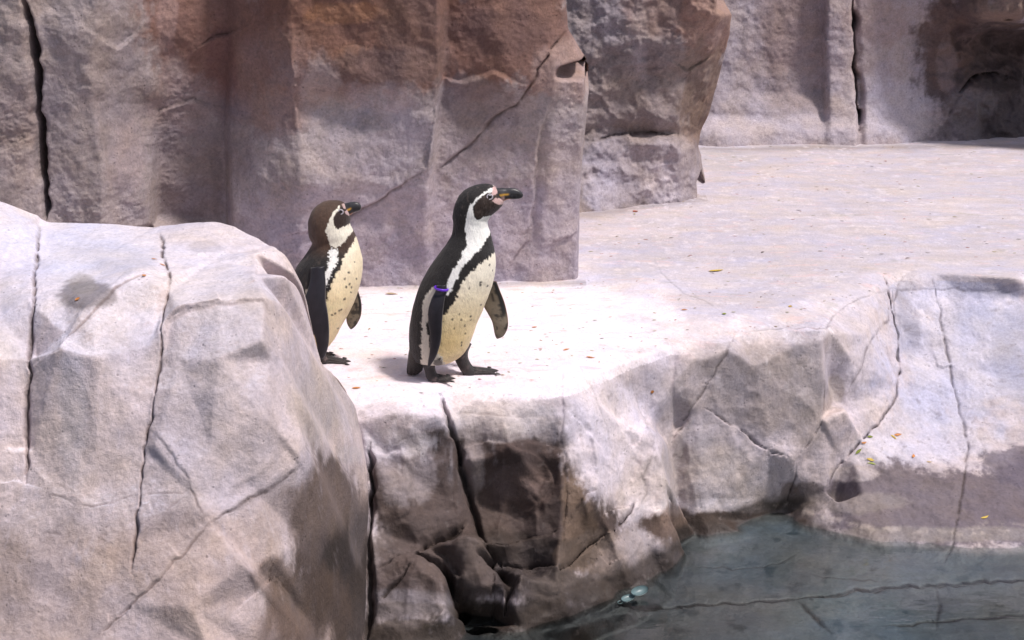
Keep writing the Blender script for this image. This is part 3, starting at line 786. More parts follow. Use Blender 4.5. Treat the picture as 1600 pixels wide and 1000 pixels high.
# ============ foreground boulder
f_pts = [
    (-420, 290, 6.0), (0, 309, 6.1), (30, 320, 6.12), (56, 346, 6.15), (64, 350, 6.15), (76, 343, 6.18), (160, 346, 6.2), (244, 351, 6.2), (256, 349, 6.18), (300, 343, 6.18), (335, 341, 6.15), (370, 351, 6.1), (405, 367, 6.02), (432, 382, 5.95), (445, 394, 5.9),
    # back side (falls away behind)
    ('w', -3.2, 7.2, .25), ('w', -1.9, 6.95, .18), ('w', -1.55, 6.95, .15), ('w', -1.2, 6.9, .12), ('w', -.98, 6.75, .1), ('w', -.80, 6.62, .06), ('w', -.72, 6.55, .0),
    ('w', -3.2, 7.7, -.1), ('w', -1.2, 7.6, -.2), ('w', -.8, 7.3, -.2), ('w', -.7, 6.9, -.25), ('w', -.3, 7.4, -.3), ('w', -.3, 6.9, -.3),
    # top to front rim
    (-420, 480, 5.35), (0, 430, 5.62), (45, 430, 5.6), (0, 500, 5.38), (44, 470, 5.42), (66, 450, 5.5), (100, 460, 5.42), (140, 462, 5.36), (180, 440, 5.42), (215, 420, 5.5), (250, 440, 5.42), (75, 400, 5.8), (160, 400, 5.75), (240, 400, 5.75),
    (262, 400, 5.75), (264, 455, 5.42), (275, 475, 5.32), (340, 468, 5.33), (412, 462, 5.36), (405, 430, 5.5), (340, 400, 5.78), (400, 395, 5.75), (420, 425, 5.6), (446, 430, 5.6), (440, 474, 5.42), (412, 475, 5.34),
    # front faces
    (-420, 700, 5.2), (0, 560, 5.27), (40, 560, 5.3), (55, 560, 5.33), (100, 520, 5.3), (90, 545, 5.24), (0, 700, 5.2), (42, 700, 5.22), (52, 700, 5.2), (150, 560, 5.22), (230, 540, 5.27), (245, 560, 5.26), (150, 700, 5.14), (225, 700, 5.15), (235, 690, 5.14),
    (280, 560, 5.24), (340, 560, 5.2), (410, 530, 5.24), (425, 560, 5.27), (330, 700, 5.12), (410, 650, 5.17), (468, 715, 5.24), (465, 640, 5.30), (478, 690, 5.28), (452, 520, 5.42), (440, 560, 5.32), (470, 560, 5.5), (482, 640, 5.38),
    (328, 815, 5.04), (400, 770, 5.14), (470, 725, 5.26), (200, 850, 5.03), (300, 770, 5.06), (240, 690, 5.13), (0, 850, 5.1), (120, 780, 5.1), (0, 1000, 4.98), (200, 945, 4.96), (160, 1000, 4.93), (300, 950, 4.93), (380, 880, 5.02), (396, 900, 5.03), (402, 925, 5.06), (402, 985, 5.03),
    (430, 870, 5.12), (405, 890, 5.08), (440, 920, 5.22), (400, 1020, 5.03), (480, 850, 5.34), (490, 760, 5.36), (470, 990, 5.28), (330, 1020, 4.92), (-420, 1000, 5.0), (-420, 1300, 4.7), (0, 1300, 4.7), (330, 1300, 4.7), (480, 1300, 5.0),
    # right flank
    (462, 430, 5.85), (472, 450, 5.85), (484, 500, 5.82), (494, 540, 5.82), (500, 572, 5.85), (530, 592, 5.95), (546, 612, 5.98), (552, 640, 6.0), (562, 680, 6.02), (570, 720, 6.0), (572, 800, 5.98), (568, 900, 5.93), (564, 1000, 5.88), (560, 1300, 5.8),
    (500, 640, 5.62), (520, 700, 5.72), (530, 800, 5.7), (520, 900, 5.6), (510, 1000, 5.55), (500, 700, 5.5), (550, 740, 5.88),
    ('w', -.45, 6.45, -.12), ('w', -.42, 6.5, -.3), ('w', -.415, 6.5, -.55), ('w', -.41, 6.45, -.9), ('w', -.405, 6.4, -1.3),
    ('w', -.64, 6.40, -.06), ('w', -.60, 6.38, -.08), ('w', -.55, 6.35, -.12), ('w', -.50, 6.33, -.14), ('w', -.3, 6.6, -.3), ('w', -.3, 6.6, -.8), ('w', -.3, 6.5, -1.4), ('w', -.3, 6.0, -2.4),
]
FU = steps((-2.3, -1.5, .02), (-1.5, -.41, .0031))
FV = steps((2.3, 2.75, .01), (2.75, 4.62, .0031), (4.62, 4.92, .006))
FG = Mass(f_pts, FU, FV, 45, 6)
P0 = FG.P.copy()
fm = sstep(455, 500, FG.px) * sstep(380, 440, FG.py)
FG.w = FG.w * (1 - fm) + blur(FG.w, 45) * fm
FG.w += (chips(FG.U, FG.V, .30, .4, 961, 1.3) * .16 + chips(FG.U, FG.V, .09, .4, 971, 1.3) * .06) * (.6 + .6 * sstep(430, 520, FG.px))
FG.w += fbm(P0, 4, 5, 51) * .010 + -np.abs(fbm(P0, 7, 4, 53)) * .010 + fbm(P0, 30, 4, 55) * .002 + fbm(P0, 130, 2, 56) * .0009
FG.update()
# the right flank turns straight back behind its visible corner
sil = np.array([(452, 385), (462, 425), (473, 450), (484, 500), (496, 550), (503, 571), (530, 591), (546, 612), (556, 640), (566, 680), (574, 720), (577, 800), (574, 900), (570, 1000), (566, 1300)], float)
for _ in range(4):
    lim = np.interp(FG.py, sil[:, 1], sil[:, 0]) + 2.5 * fbm(FG.P, 14, 3, 57) - np.maximum(FG.d - 6.3, 0) * 14
    lim = np.where(FG.py > 385, lim, 1e4)
    FG.U = np.minimum(FG.U, (lim - 800) / F * FG.d)
    FG.update()
FG.cracks([
    ([(62, 352), (58, 400), (52, 450), (48, 520), (44, 600), (40, 680), (41, 755)], .0100, .03, .85, .006),
    ([(248, 352), (253, 400), (264, 425), (262, 460), (254, 500), (251, 560), (243, 610), (238, 650), (228, 690), (218, 760), (214, 830), (205, 900)], .0075, .02, .85, -.008),
    ([(250, 428), (215, 432), (180, 450), (140, 495), (95, 540)], .0035, .010, .6, .012),
    ([(243, 680), (270, 712), (295, 750), (310, 790), (328, 817)], .0028, .010, .65, -.008),
    ([(328, 817), (380, 785), (430, 755), (468, 728), (476, 705)], .0036, .02, .85, -.022),
    ([(328, 817), (300, 850), (260, 890), (205, 945), (150, 1000)], .003, .012, .75, .01),
    ([(328, 817), (355, 845), (380, 878), (398, 915), (402, 945)], .002, .006, .5, .01),
    ([(60, 765), (90, 775), (120, 790), (160, 788), (210, 772), (240, 772), (285, 770), (300, 762)], .0022, .006, .6),
    ([(0, 752), (20, 749), (38, 755)], .0032, .015, .9, .012),
    ([(300, 765), (275, 785), (255, 810)], .0022, .006, .5),
    ([(445, 395), (452, 470), (465, 560), (480, 640), (484, 690), (475, 720)], .003, .006, .2, .01),
    ([(484, 660), (478, 700), (494, 722), (480, 790), (462, 880)], .0028, .008, .6, .008),
    ([(0, 388), (25, 378), (50, 370)], .0022, .004, .4),
    ([(340, 380), (350, 360), (354, 355)], .002, .004, .5),
    ([(200, 640), (215, 650), (240, 655)], .002, .004, .4),
    ([(60, 830), (90, 835), (128, 842)], .002, .004, .5),
    ([(205, 945), (200, 950), (185, 962)], .009, .02, .8),
    ([(252, 560), (262, 500), (290, 480), (350, 470), (412, 464), (425, 500), (440, 560), (470, 640), (480, 690)], .004, .004, .0, -.022),
    ([(406, 392), (400, 430), (412, 462)], .004, .003, .0, .016), ([(395, 395), (425, 392), (445, 394)], .004, .003, .0, .014),
    ([(430, 480), (450, 540), (468, 600), (478, 660)], .003, .003, .0, .014), ([(520, 600), (512, 680), (505, 760)], .004, .003, 0, .014),
    ([(395, 880), (402, 905), (420, 890), (435, 865)], .006, .02, .4, .03), ([(402, 925), (430, 900), (455, 930), (470, 990)], .005, .01, .2, .03),
    ([(440, 700), (410, 740), (360, 770)], .003, .002, 0, .01), ([(0, 500), (30, 480), (44, 470)], .004, .003, 0, -.015), ([(66, 560), (90, 545), (130, 480), (180, 440)], .004, .002, 0, .014),
    ([(560, 650), (545, 700), (548, 760)], .003, .004, .2, .012),
])
P = FG.P
nrm = FG.normals()
upf = sstep(.45, .8, nrm[..., 2])[..., None]      # level surfaces painted paler, as lit from above
FG.col = np.array((.53, .475, .47)) * (1 - upf) + np.array((.58, .56, .585)) * upf
lo = sstep(.25, -.75, P[..., 2])[..., None]
FG.col = FG.col * (1 - lo) + np.array((.43, .345, .305)) * lo
FG.col *= 1 + (.20 * fbm(P, 1, 5, 61, .65, (45, 45, 3.5)) + .12 * fbm(P, 1, 4, 62, .6, (12, 12, 1.6)))[..., None] * (1 - upf)
FG.col *= 1 + .15 * fbm(P, 4.5, 6, 63, .6)[..., None]
FG.paint([
    (110, 385, 130, 50, (.57, .58, .65), .7, .5), (20, 450, 60, 70, (.54, .53, .59), .6, .5), (340, 365, 100, 26, (.56, .52, .53), .6, .5), (420, 400, 40, 40, (.58, .53, .52), .6, .5), (185, 400, 60, 26, (.47, .48, .55), .5, .5),
    (135, 462, 42, 22, (.17, .155, .155), .8, .35), (130, 445, 20, 16, (.25, .23, .2), .6, .4), (320, 385, 26, 10, (.36, .34, .35), .5, .5), (400, 500, 36, 60, (.38, .35, .36), .5, .5), (340, 560, 80, 90, (.46, .44, .47), .5, .6),
    (195, 540, 50, 60, (.46, .435, .45), .5, .5), (25, 540, 30, 60, (.44, .43, .46), .5, .5),
    (115, 620, 24, 110, (.50, .49, .53), .5, .5), (340, 700, 90, 100, (.43, .40, .42), .55, .6), (290, 880, 120, 80, (.39, .315, .275), .6, .5), (100, 920, 110, 90, (.37, .30, .26), .5, .6), (10, 900, 40, 60, (.24, .20, .18), .5, .5),
    (430, 800, 60, 40, (.36, .30, .27), .5, .5), (490, 620, 40, 70, (.40, .365, .34), .6, .5), (540, 630, 40, 50, (.40, .365, .345), .5, .5), (545, 710, 26, 14, (.50, .46, .44), .6, .4),
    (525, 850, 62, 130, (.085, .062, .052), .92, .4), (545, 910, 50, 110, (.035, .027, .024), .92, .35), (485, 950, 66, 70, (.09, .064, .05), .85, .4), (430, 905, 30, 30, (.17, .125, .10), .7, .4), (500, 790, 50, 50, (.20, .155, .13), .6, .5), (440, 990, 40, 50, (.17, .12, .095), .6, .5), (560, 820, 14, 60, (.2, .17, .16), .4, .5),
], 3)
lick = sstep(.25, .6, fbm(P, 1, 4, 65, .6, (50, 50, 2.2))) * (1 - upf[..., 0]) * sstep(-.6, .3, P[..., 2])
FG.col = FG.col * (1 - .42 * lick[..., None]) + np.array((.60, .565, .61)) * .42 * lick[..., None]
FG.wet = .2 * np.exp(-((FG.px - 540) / 60.) ** 2 - ((FG.py - 900) / 120.) ** 2)
FG.finish_colour((.06, .035, .025))
qx, qy = quad_c(FG.px), quad_c(FG.py)


def xline(pts, y):
    pts = np.array(pts, float)
    return np.interp(y, pts[:, 1], pts[:, 0])


lab = np.full(qx.shape, 2)
cA = xline([(62, 352), (58, 400), (52, 450), (48, 520), (44, 600), (40, 680), (41, 755), (30, 1000)], qy)
cB = xline([(248, 352), (253, 400), (264, 425), (262, 460), (254, 500), (251, 560), (243, 610), (238, 650), (228, 690), (218, 760), (214, 830), (205, 945), (150, 1000)], qy)
lab[qx < cB] = 1
lab[qx < cA] = 0
lower = qy > xline([(0, 0), (1, 1)], qx * 0) * 0 + np.interp(qx, [150, 205, 328, 430, 468, 476, 484], [1000, 945, 817, 755, 728, 705, 0 + 9999])
lab[(lab == 2) & lower & (qx < 484)] = 3
lab[(lab == 2) & (qx > xline([(445, 390), (452, 470), (465, 560), (480, 640), (484, 690), (490, 760), (462, 880), (440, 1000)], qy))] = 4
b_root = empty('boulder', (-1.1, 5.6, -.9), 'big pale grey boulder with vertical cracks in the left foreground', 'boulder')
FG.emit(lab, {k: ('rock_block', M_rock, b_root) for k in range(5)}, M_rock, None)

# ============ rear cliffs
def cliff_cage(cols, rows, tab, hide=False):
    """tab[row][col] = depth y ; cols may be per row"""
    out = []
    cols = np.array(cols, float); tab = np.array(tab, float); rows = np.array(rows, float)
    if hide:    # the last column turns the corner and runs straight back
        cols[:, -1] = 800 + (cols[:, -2] - 800) * tab[:, -2] / tab[:, -1] + 5
    # smooth between authored rows so that no facet shelf shows where rows meet
    m = 6
    for j in range(len(rows) - 1):
        for q in range(m):
            t = q / m
            ts = t * t * (3 - 2 * t)
            c = cols[j] * (1 - t) + cols[j + 1] * t
            d = tab[j] * (1 - ts) + tab[j + 1] * ts
            py = rows[j] * (1 - t) + rows[j + 1] * t
            for a, b in zip(c, d):
                out.append((a, py, b))
    for a, b in zip(cols[-1], tab[-1]):
        out.append((a, rows[-1], b))
    return out


c1_cols = [
    [-400, -200, -80, 40, 52, 66, 150, 160, 228, 240, 355, 368, 450, 560, 684, 694, 770, 850, 884, 905, 960],
    [-400, -200, -80, 42, 54, 68, 150, 170, 215, 250, 352, 366, 450, 560, 686, 695, 770, 850, 886, 905, 960],
    [-400, -200, -80, 50, 60, 72, 140, 165, 212, 250, 350, 362, 460, 560, 684, 692, 800, 870, 918, 926, 980],
    [-400, -200, -80, 56, 64, 76, 145, 175, 212, 250, 348, 358, 465, 560, 678, 686, 820, 860, 914, 922, 980],
    [-400, -200, -80, 62, 70, 82, 160, 190, 228, 252, 352, 360, 470, 580, 670, 680, 840, 860, 908, 918, 970],
    [-400, -200, -80, 66, 72, 84, 160, 185, 235, 245, 354, 364, 470, 570, 666, 676, 830, 850, 904, 912, 960],
    [-400, -200, -80, 66, 72, 84, 160, 185, 235, 245, 354, 364, 470, 570, 666, 676, 800, 850, 903, 908, 960],
    [-400, -200, -80, 66, 72, 84, 160, 185, 235, 245, 354, 364, 470, 570, 666, 676, 800, 850, 903, 908, 960],
]
c1_rows = [-420, 40, 110, 185, 270, 350, 440, 620]
c1_tab = [
    [7.6, 7.6, 7.6, 7.60, 7.62, 7.65, 7.62, 7.62, 7.70, 7.85, 7.85, 7.80, 7.66, 7.66, 7.62, 7.72, 7.70, 7.74, 7.80, 8.1, 9.2],
    [7.6, 7.6, 7.6, 7.62, 7.64, 7.66, 7.64, 7.68, 7.78, 7.84, 7.90, 7.84, 7.68, 7.68, 7.64, 7.74, 7.72, 7.76, 7.80, 8.1, 9.2],
    [7.6, 7.6, 7.6, 7.64, 7.66, 7.68, 7.66, 7.71, 7.80, 7.87, 7.94, 7.88, 7.68, 7.68, 7.66, 7.75, 7.72, 7.74, 7.82, 8.2, 9.2],
    [7.6, 7.6, 7.6, 7.66, 7.68, 7.69, 7.68, 7.74, 7.84, 7.92, 7.98, 7.90, 7.74, 7.76, 7.70, 7.80, 7.80, 7.79, 7.86, 8.2, 9.2],
    [7.6, 7.6, 7.6, 7.66, 7.68, 7.69, 7.68, 7.74, 7.84, 7.97, 8.02, 7.89, 7.72, 7.74, 7.72, 7.80, 7.82, 7.82, 7.88, 8.2, 9.2],
    [7.6, 7.6, 7.6, 7.66, 7.68, 7.69, 7.68, 7.78, 7.86, 8.03, 8.06, 7.88, 7.74, 7.78, 7.76, 7.80, 7.86, 7.84, 7.90, 8.2, 9.2],
    [7.6, 7.6, 7.6, 7.64, 7.65, 7.67, 7.66, 7.74, 7.84, 8.0, 8.04, 7.86, 7.74, 7.80, 7.80, 7.82, 7.88, 7.86, 7.92, 8.2, 9.2],
    [7.5, 7.5, 7.5, 7.55, 7.56, 7.57, 7.57, 7.62, 7.74, 7.9, 7.94, 7.76, 7.64, 7.7, 7.7, 7.74, 7.8, 7.78, 7.9, 8.2, 9.2],
]
G1 = Mass(cliff_cage(c1_cols, c1_rows, c1_tab, True), steps((-2.7, -2.1, .03), (-2.1, .34, .0048), (.34, .42, .01)), steps((-.25, -.03, .03), (-.03, 1.2, .0048), (1.2, 2.0, .02)), 90, 4)
P0 = G1.P.copy()
G1.w += chips(G1.U, G1.V, .34, .5, 981, 1.5) * .26 + chips(G1.U, G1.V, .10, .4, 985, 1.3) * .12
G1.w += fbm(P0, 4, 5, 71) * .022 - np.abs(fbm(P0, 8, 4, 73)) * .014 + fbm(P0, 26, 4, 75) * .005 + fbm(P0, 90, 3, 76) * .0026
# rough crumbling patches
G1.update()
G1.clamp_right([(872, -400), (884, 0), (887, 45), (905, 75), (921, 100), (922, 118), (916, 180), (909, 260), (905, 330), (903, 440)], 8.5)
cr = sstep(.1, .5, fbm(P0, 3, 3, 77))
G1.w += np.maximum(fbm(P0, 2.2, 4, 79, .5), 0) * .05
G1.w += cr * np.abs(fbm(P0, 34, 4, 78, .6, (1, 1, 1.6))) * .012
G1.update()
G1.cracks([
    ([(36, 0), (46, 50), (54, 110), (57, 160), (62, 220), (69, 290), (72, 345)], .017, .14, .8),
    ([(886, 48), (872, 62), (840, 110), (808, 165), (770, 186), (745, 218), (705, 250), (678, 268)], .0048, .03, .85, .014),
    ([(660, 270), (625, 292), (585, 318), (552, 335), (500, 362), (450, 368)], .0055, .03, .85, .03),
    ([(866, 150), (845, 210), (836, 280), (832, 350), (826, 375), (795, 420)], .005, .014, .3, .03),
    ([(682, 95), (680, 160), (672, 220), (668, 270)], .005, .01, .1, -.03),
    ([(905, 360), (885, 372), (865, 380)], .006, .02, .6, .02),
    ([(312, 72), (340, 55), (368, 48)], .008, .03, .7, .03),
    ([(150, 60), (140, 95)], .004, .008, .3, .03), ([(150, 55), (185, 75), (222, 38)], .004, .008, .3, .03),
    ([(0, 235), (30, 220), (58, 212)], .005, .015, .5, .025),
    ([(690, 120), (720, 128), (770, 112), (810, 130)], .004, .006, .2, .03),
    ([(460, 60), (462, 130), (468, 200)], .005, .01, .2, .02),
    ([(150, 170), (165, 215), (178, 320)], .005, .01, .2, .02),
    ([(236, 200), (250, 172), (300, 155), (340, 165)], .006, .012, .3, .02),
])
P = G1.P
G1.col = np.zeros(P.shape) + np.array((.30, .265, .255))
G1.col *= 1 + .22 * fbm(P, 3.5, 6, 81, .6)[..., None] + .08 * fbm(P, 1, 4, 82, .6, (30, 30, 3))[..., None]
G1.paint([
    # lavender grey lower part
    (700, 390, 420, 120, (.37, .335, .365), .8, .6), (150, 330, 120, 80, (.36, .32, .305), .6, .6), (560, 230, 120, 70, (.40, .365, .36), .5, .6),
    # red brown oxide on the upper part
    (560, 30, 170, 130, (.19, .10, .068), .94, .35), (320, 40, 110, 110, (.19, .105, .08), .92, .4), (790, 60, 130, 90, (.20, .115, .088), .94, .35), (430, 130, 70, 80, (.25, .165, .135), .75, .4),
    (560, 90, 40, 26, (.30, .17, .105), .6, .35), (540, 20, 60, 20, (.36, .19, .10), .65, .4), (880, 110, 50, 46, (.34, .25, .215), .8, .35), (790, 50, 80, 34, (.14, .085, .072), .7, .4), (600, 100, 90, 34, (.15, .105, .095), .75, .35), (640, 50, 60, 70, (.18, .12, .10), .6, .4), (260, 30, 16, 60, (.36, .26, .235), .6, .5), (275, 120, 24, 40, (.38, .32, .305), .5, .6),
    (345, 110, 22, 80, (.16, .085, .075), .7, .4), (740, 165, 70, 42, (.20, .165, .16), .75, .3), (740, 240, 60, 40, (.25, .215, .22), .6, .5),
    (190, 170, 50, 120, (.25, .215, .205), .6, .5), (195, 250, 30, 60, (.28, .235, .24), .5, .5), (300, 250, 60, 110, (.20, .165, .16), .8, .4), (290, 160, 60, 40, (.26, .20, .19), .5, .5),
    (25, 180, 40, 60, (.25, .20, .175), .6, .5), (20, 60, 60, 80, (.30, .265, .25), .5, .5), (100, 60, 60, 70, (.36, .315, .29), .5, .5), (30, 260, 34, 30, (.40, .345, .32), .5, .4), (372, 230, 26, 60, (.20, .165, .17), .6, .5), (500, 150, 30, 60, (.42, .37, .35), .5, .5), (590, 160, 60, 30, (.42, .38, .38), .5, .5), (630, 190, 40, 40, (.40, .36, .37), .4, .6),
    (880, 270, 26, 140, (.42, .37, .36), .6, .5), (560, 230, 60, 40, (.27, .235, .24), .4, .6), (620, 400, 60, 40, (.24, .22, .25), .4, .6),
], 4)
G1.finish_colour((.06, .035, .025))
qx, qy = quad_c(G1.px), quad_c(G1.py)
lab = np.full(qx.shape, 1)
lab[qx < xline([(30, -100), (36, 0), (46, 50), (54, 110), (57, 160), (62, 220), (69, 290), (72, 345)], qy)] = 0
dg = np.interp(qx, [445, 500, 552, 625, 668, 678, 705, 745, 770, 808, 840, 886, 960], [370, 362, 335, 292, 270, 268, 250, 218, 186, 165, 110, 48, 48])
lab[(lab == 1) & (qx > 450) & (qy > dg)] = 2
c1 = empty('cliff', (-.9, 7.9, 0), 'tall red-brown and grey rock cliff directly behind the two penguins', 'cliff')
G1.emit(lab, {k: ('rock_block', M_cliff, c1) for k in range(3)}, M_cliff, None)

# middle cliff
c2_cols = [
    [820, 900, 960, 1040, 1100, 1138, 1146, 1175], [820, 900, 960, 1030, 1080, 1120, 1147, 1172], [820, 900, 960, 1030, 1080, 1118, 1142, 1168], [820, 900, 960, 1030, 1070, 1100, 1126, 1160],
    [820, 900, 960, 1030, 1060, 1090, 1110, 1150], [820, 900, 985, 1030, 1060, 1080, 1092, 1140], [820, 900, 985, 1030, 1060, 1084, 1095, 1140], [820, 900, 960, 1030, 1065, 1092, 1106, 1140], [820, 900, 960, 1030, 1070, 1098, 1116, 1160]]
c2_rows = [-400, 20, 60, 120, 180, 214, 226, 300, 430]
c2_tab = [
    [9.3, 9.25, 9.28, 9.3, 9.3, 9.4, 9.6, 10.6], [9.35, 9.3, 9.3, 9.3, 9.26, 9.3, 9.5, 10.6], [9.35, 9.3, 9.3, 9.33, 9.30, 9.38, 9.6, 10.6], [9.4, 9.35, 9.36, 9.4, 9.42, 9.5, 9.75, 10.6],
    [9.4, 9.35, 9.36, 9.36, 9.40, 9.6, 9.8, 10.7], [9.42, 9.38, 9.40, 9.40, 9.45, 9.6, 9.9, 10.8], [9.42, 9.34, 9.34, 9.34, 9.36, 9.5, 9.7, 10.8], [9.3, 9.26, 9.30, 9.36, 9.42, 9.52, 9.68, 10.8], [9.15, 9.1, 9.16, 9.26, 9.32, 9.42, 9.6, 10.8]]
G2 = Mass(cliff_cage(c2_cols, c2_rows, c2_tab, True), steps((.08, .25, .02), (.25, 1.16, .0055)), steps((-.25, -.05, .02), (-.05, 1.1, .0055), (1.1, 1.9, .02)), 90, 3)
P0 = G2.P.copy()
G2.w += chips(G2.U, G2.V, .22, .5, 991, 1.2) * .35 + chips(G2.U, G2.V, .07, .4, 995, 1.) * .2
G2.w += fbm(P0, 4, 5, 171) * .04 - np.abs(fbm(P0, 8, 4, 173)) * .05 + fbm(P0, 26, 4, 175) * .009 + fbm(P0, 90, 3, 176) * .003
G2.update()
G2.clamp_right([(1100, -400), (1130, 0), (1146, 28), (1141, 70), (1125, 120), (1110, 180), (1095, 212), (1090, 228), (1099, 250), (1103, 290), (1106, 335)], 10.1, 1.5)
G2.cracks([([(905, 228), (945, 218), (985, 210), (1020, 208), (1060, 212), (1085, 224), (1092, 240)], .008, .05, .9, .05),
           ([(1040, 90), (1075, 110), (1100, 95)], .008, .02, .4, .04), ([(1060, 190), (1085, 195), (1098, 215)], .007, .03, .6, .03), ([(1000, 108), (1030, 106), (1045, 104)], .006, .02, .5, .02)])
P = G2.P
G2.col = np.zeros(P.shape) + np.array((.26, .225, .21))
G2.col *= 1 + .22 * fbm(P, 3.5, 6, 181, .6)[..., None]
G2.paint([(940, 60, 80, 90, (.27, .25, .26), .7, .5), (1030, 20, 60, 40, (.25, .18, .155), .7, .4), (1110, 40, 50, 50, (.30, .20, .155), .85, .35), (1100, 150, 40, 80, (.17, .115, .085), .85, .4), (1010, 130, 100, 70, (.23, .19, .165), .6, .5),
          (950, 270, 60, 50, (.32, .30, .325), .8, .5), (1040, 270, 60, 50, (.33, .30, .31), .8, .5), (1030, 290, 26, 34, (.5, .47, .49), .55, .4), (940, 300, 26, 30, (.46, .44, .48), .5, .4), (1000, 60, 14, 60, (.36, .32, .31), .5, .6), (1085, 160, 24, 40, (.14, .10, .075), .6, .5)], 5)
G2.finish_colour((.05, .03, .022))
qx, qy = quad_c(G2.px), quad_c(G2.py)
lab = (qy > np.interp(qx, [905, 945, 985, 1020, 1060, 1085, 1100], [228, 218, 210, 208, 212, 224, 240])).astype(int)
c2 = empty('cliff', (.7, 9.5, 0), 'overhanging brown rock cliff in the middle with a low grey block beneath', 'cliff')
G2.emit(lab, {k: ('rock_block', M_cliff, c2) for k in range(2)}, M_cliff, None)

# far right cliff
c3_cols = [
    [1000, 1120, 1200, 1284, 1292, 1328, 1335, 1344, 1440, 1500, 1545, 1600, 1800], [1000, 1120, 1200, 1284, 1292, 1328, 1335, 1344, 1440, 1490, 1545, 1600, 1800], [1000, 1120, 1200, 1284, 1292, 1332, 1338, 1346, 1450, 1510, 1550, 1600, 1800],
    [1000, 1120, 1200, 1286, 1294, 1334, 1340, 1348, 1450, 1500, 1550, 1600, 1800], [1000, 1120, 1200, 1286, 1294, 1336, 1342, 1350, 1450, 1500, 1550, 1600, 1800], [1000, 1120, 1200, 1288, 1296, 1338, 1344, 1352, 1450, 1500, 1550, 1600, 1800],
    [1000, 1120, 1200, 1288, 1296, 1338, 1344, 1352, 1450, 1500, 1550, 1600, 1800], [1000, 1120, 1200, 1288, 1296, 1338, 1344, 1352, 1450, 1500, 1550, 1600, 1800]]
c3_rows = [-320, 20, 60, 110, 140, 180, 212, 330]
c3_tab = [
    [11.3, 11.28, 11.3, 11.30, 11.2, 11.2, 11.26, 11.24, 11.3, 11.2, 10.9, 10.8, 10.6],
    [11.3, 11.28, 11.3, 11.30, 11.2, 11.2, 11.26, 11.24, 11.32, 11.3, 10.95, 10.85, 10.6],
    [11.3, 11.28, 11.3, 11.30, 11.2, 11.2, 11.26, 11.24, 11.34, 11.42, 11.7, 11.85, 12.0],
    [11.3, 11.26, 11.3, 11.29, 11.2, 11.2, 11.26, 11.24, 11.34, 11.4, 11.55, 11.8, 12.0],
    [11.3, 11.24, 11.28, 11.3, 11.18, 11.18, 11.35, 11.22, 11.34, 11.3, 11.35, 11.5, 11.7],
    [11.3, 11.2, 11.2, 11.22, 11.14, 11.14, 11.25, 11.18, 11.3, 11.25, 11.3, 11.45, 11.6],
    [11.2, 11.05, 11.1, 11.1, 11.08, 11.08, 11.15, 11.12, 11.22, 11.2, 11.25, 11.35, 11.5],
    [10.9, 10.8, 10.8, 10.8, 10.8, 10.8, 10.85, 10.8, 10.95, 10.95, 11.0, 11.1, 11.2]]
G3 = Mass(cliff_cage(c3_cols, c3_rows, c3_tab), steps((.7, 3.0, .0068), (3.0, 3.6, .02)), steps((-.3, -.06, .02), (-.06, .9, .0065), (.9, 1.9, .025)), 90, 3)
P0 = G3.P.copy()
dkr = sstep(1430, 1500, G3.px)
G3.w += chips(G3.U, G3.V, .30, .5, 1001, 1.6) * .16
G3.w += fbm(P0, 3.5, 5, 271) * .03 - np.abs(fbm(P0, 7, 4, 273)) * (.015 + .09 * dkr) + fbm(P0, 24, 4, 275) * .008 + fbm(P0, 80, 3, 276) * .003
G3.update()
G3.cracks([([(1333, 0), (1336, 60), (1338, 120), (1343, 205)], .018, .14, .95), ([(1288, 0), (1290, 80), (1294, 170)], .006, .02, .3, .03),
           ([(1500, 145), (1525, 122), (1555, 116), (1580, 122)], .016, .10, .8, .05), ([(1480, 190), (1500, 150)], .01, .04, .6, .03)])
P = G3.P
G3.col = np.zeros(P.shape) + np.array((.35, .31, .31))
G3.col *= 1 + .22 * fbm(P, 3.5, 6, 281, .6)[..., None]
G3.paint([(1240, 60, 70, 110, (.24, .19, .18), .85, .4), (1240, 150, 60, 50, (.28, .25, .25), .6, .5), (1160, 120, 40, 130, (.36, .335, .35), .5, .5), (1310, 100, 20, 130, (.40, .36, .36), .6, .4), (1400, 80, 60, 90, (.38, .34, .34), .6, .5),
          (1370, 30, 50, 40, (.30, .235, .215), .6, .5), (1400, 170, 70, 50, (.44, .42, .45), .7, .5), (1250, 200, 200, 26, (.42, .39, .41), .7, .5), (1530, 80, 90, 120, (.075, .055, .05), .93, .35), (1480, 60, 40, 60, (.12, .085, .075), .8, .4), (1560, 200, 100, 50, (.10, .085, .085), .85, .4),  # dark stain, with the shade of the cave hollow painted in
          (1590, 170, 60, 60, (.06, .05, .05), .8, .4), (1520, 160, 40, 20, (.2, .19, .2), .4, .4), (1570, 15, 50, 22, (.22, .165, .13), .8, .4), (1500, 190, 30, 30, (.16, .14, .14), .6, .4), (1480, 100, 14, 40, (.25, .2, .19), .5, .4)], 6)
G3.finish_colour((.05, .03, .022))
qx, qy = quad_c(G3.px), quad_c(G3.py)
lab = (qx > xline([(1333, 0), (1336, 60), (1338, 120), (1343, 205)], qy)).astype(int)
c3 = empty('cliff', (1.9, 11.4, 0), 'far grey rock cliff at the right with a dark cave-like hollow', 'cliff')
G3.emit(lab, {k: ('rock_block', M_cliff, c3) for k in range(2)}, M_cliff, None)

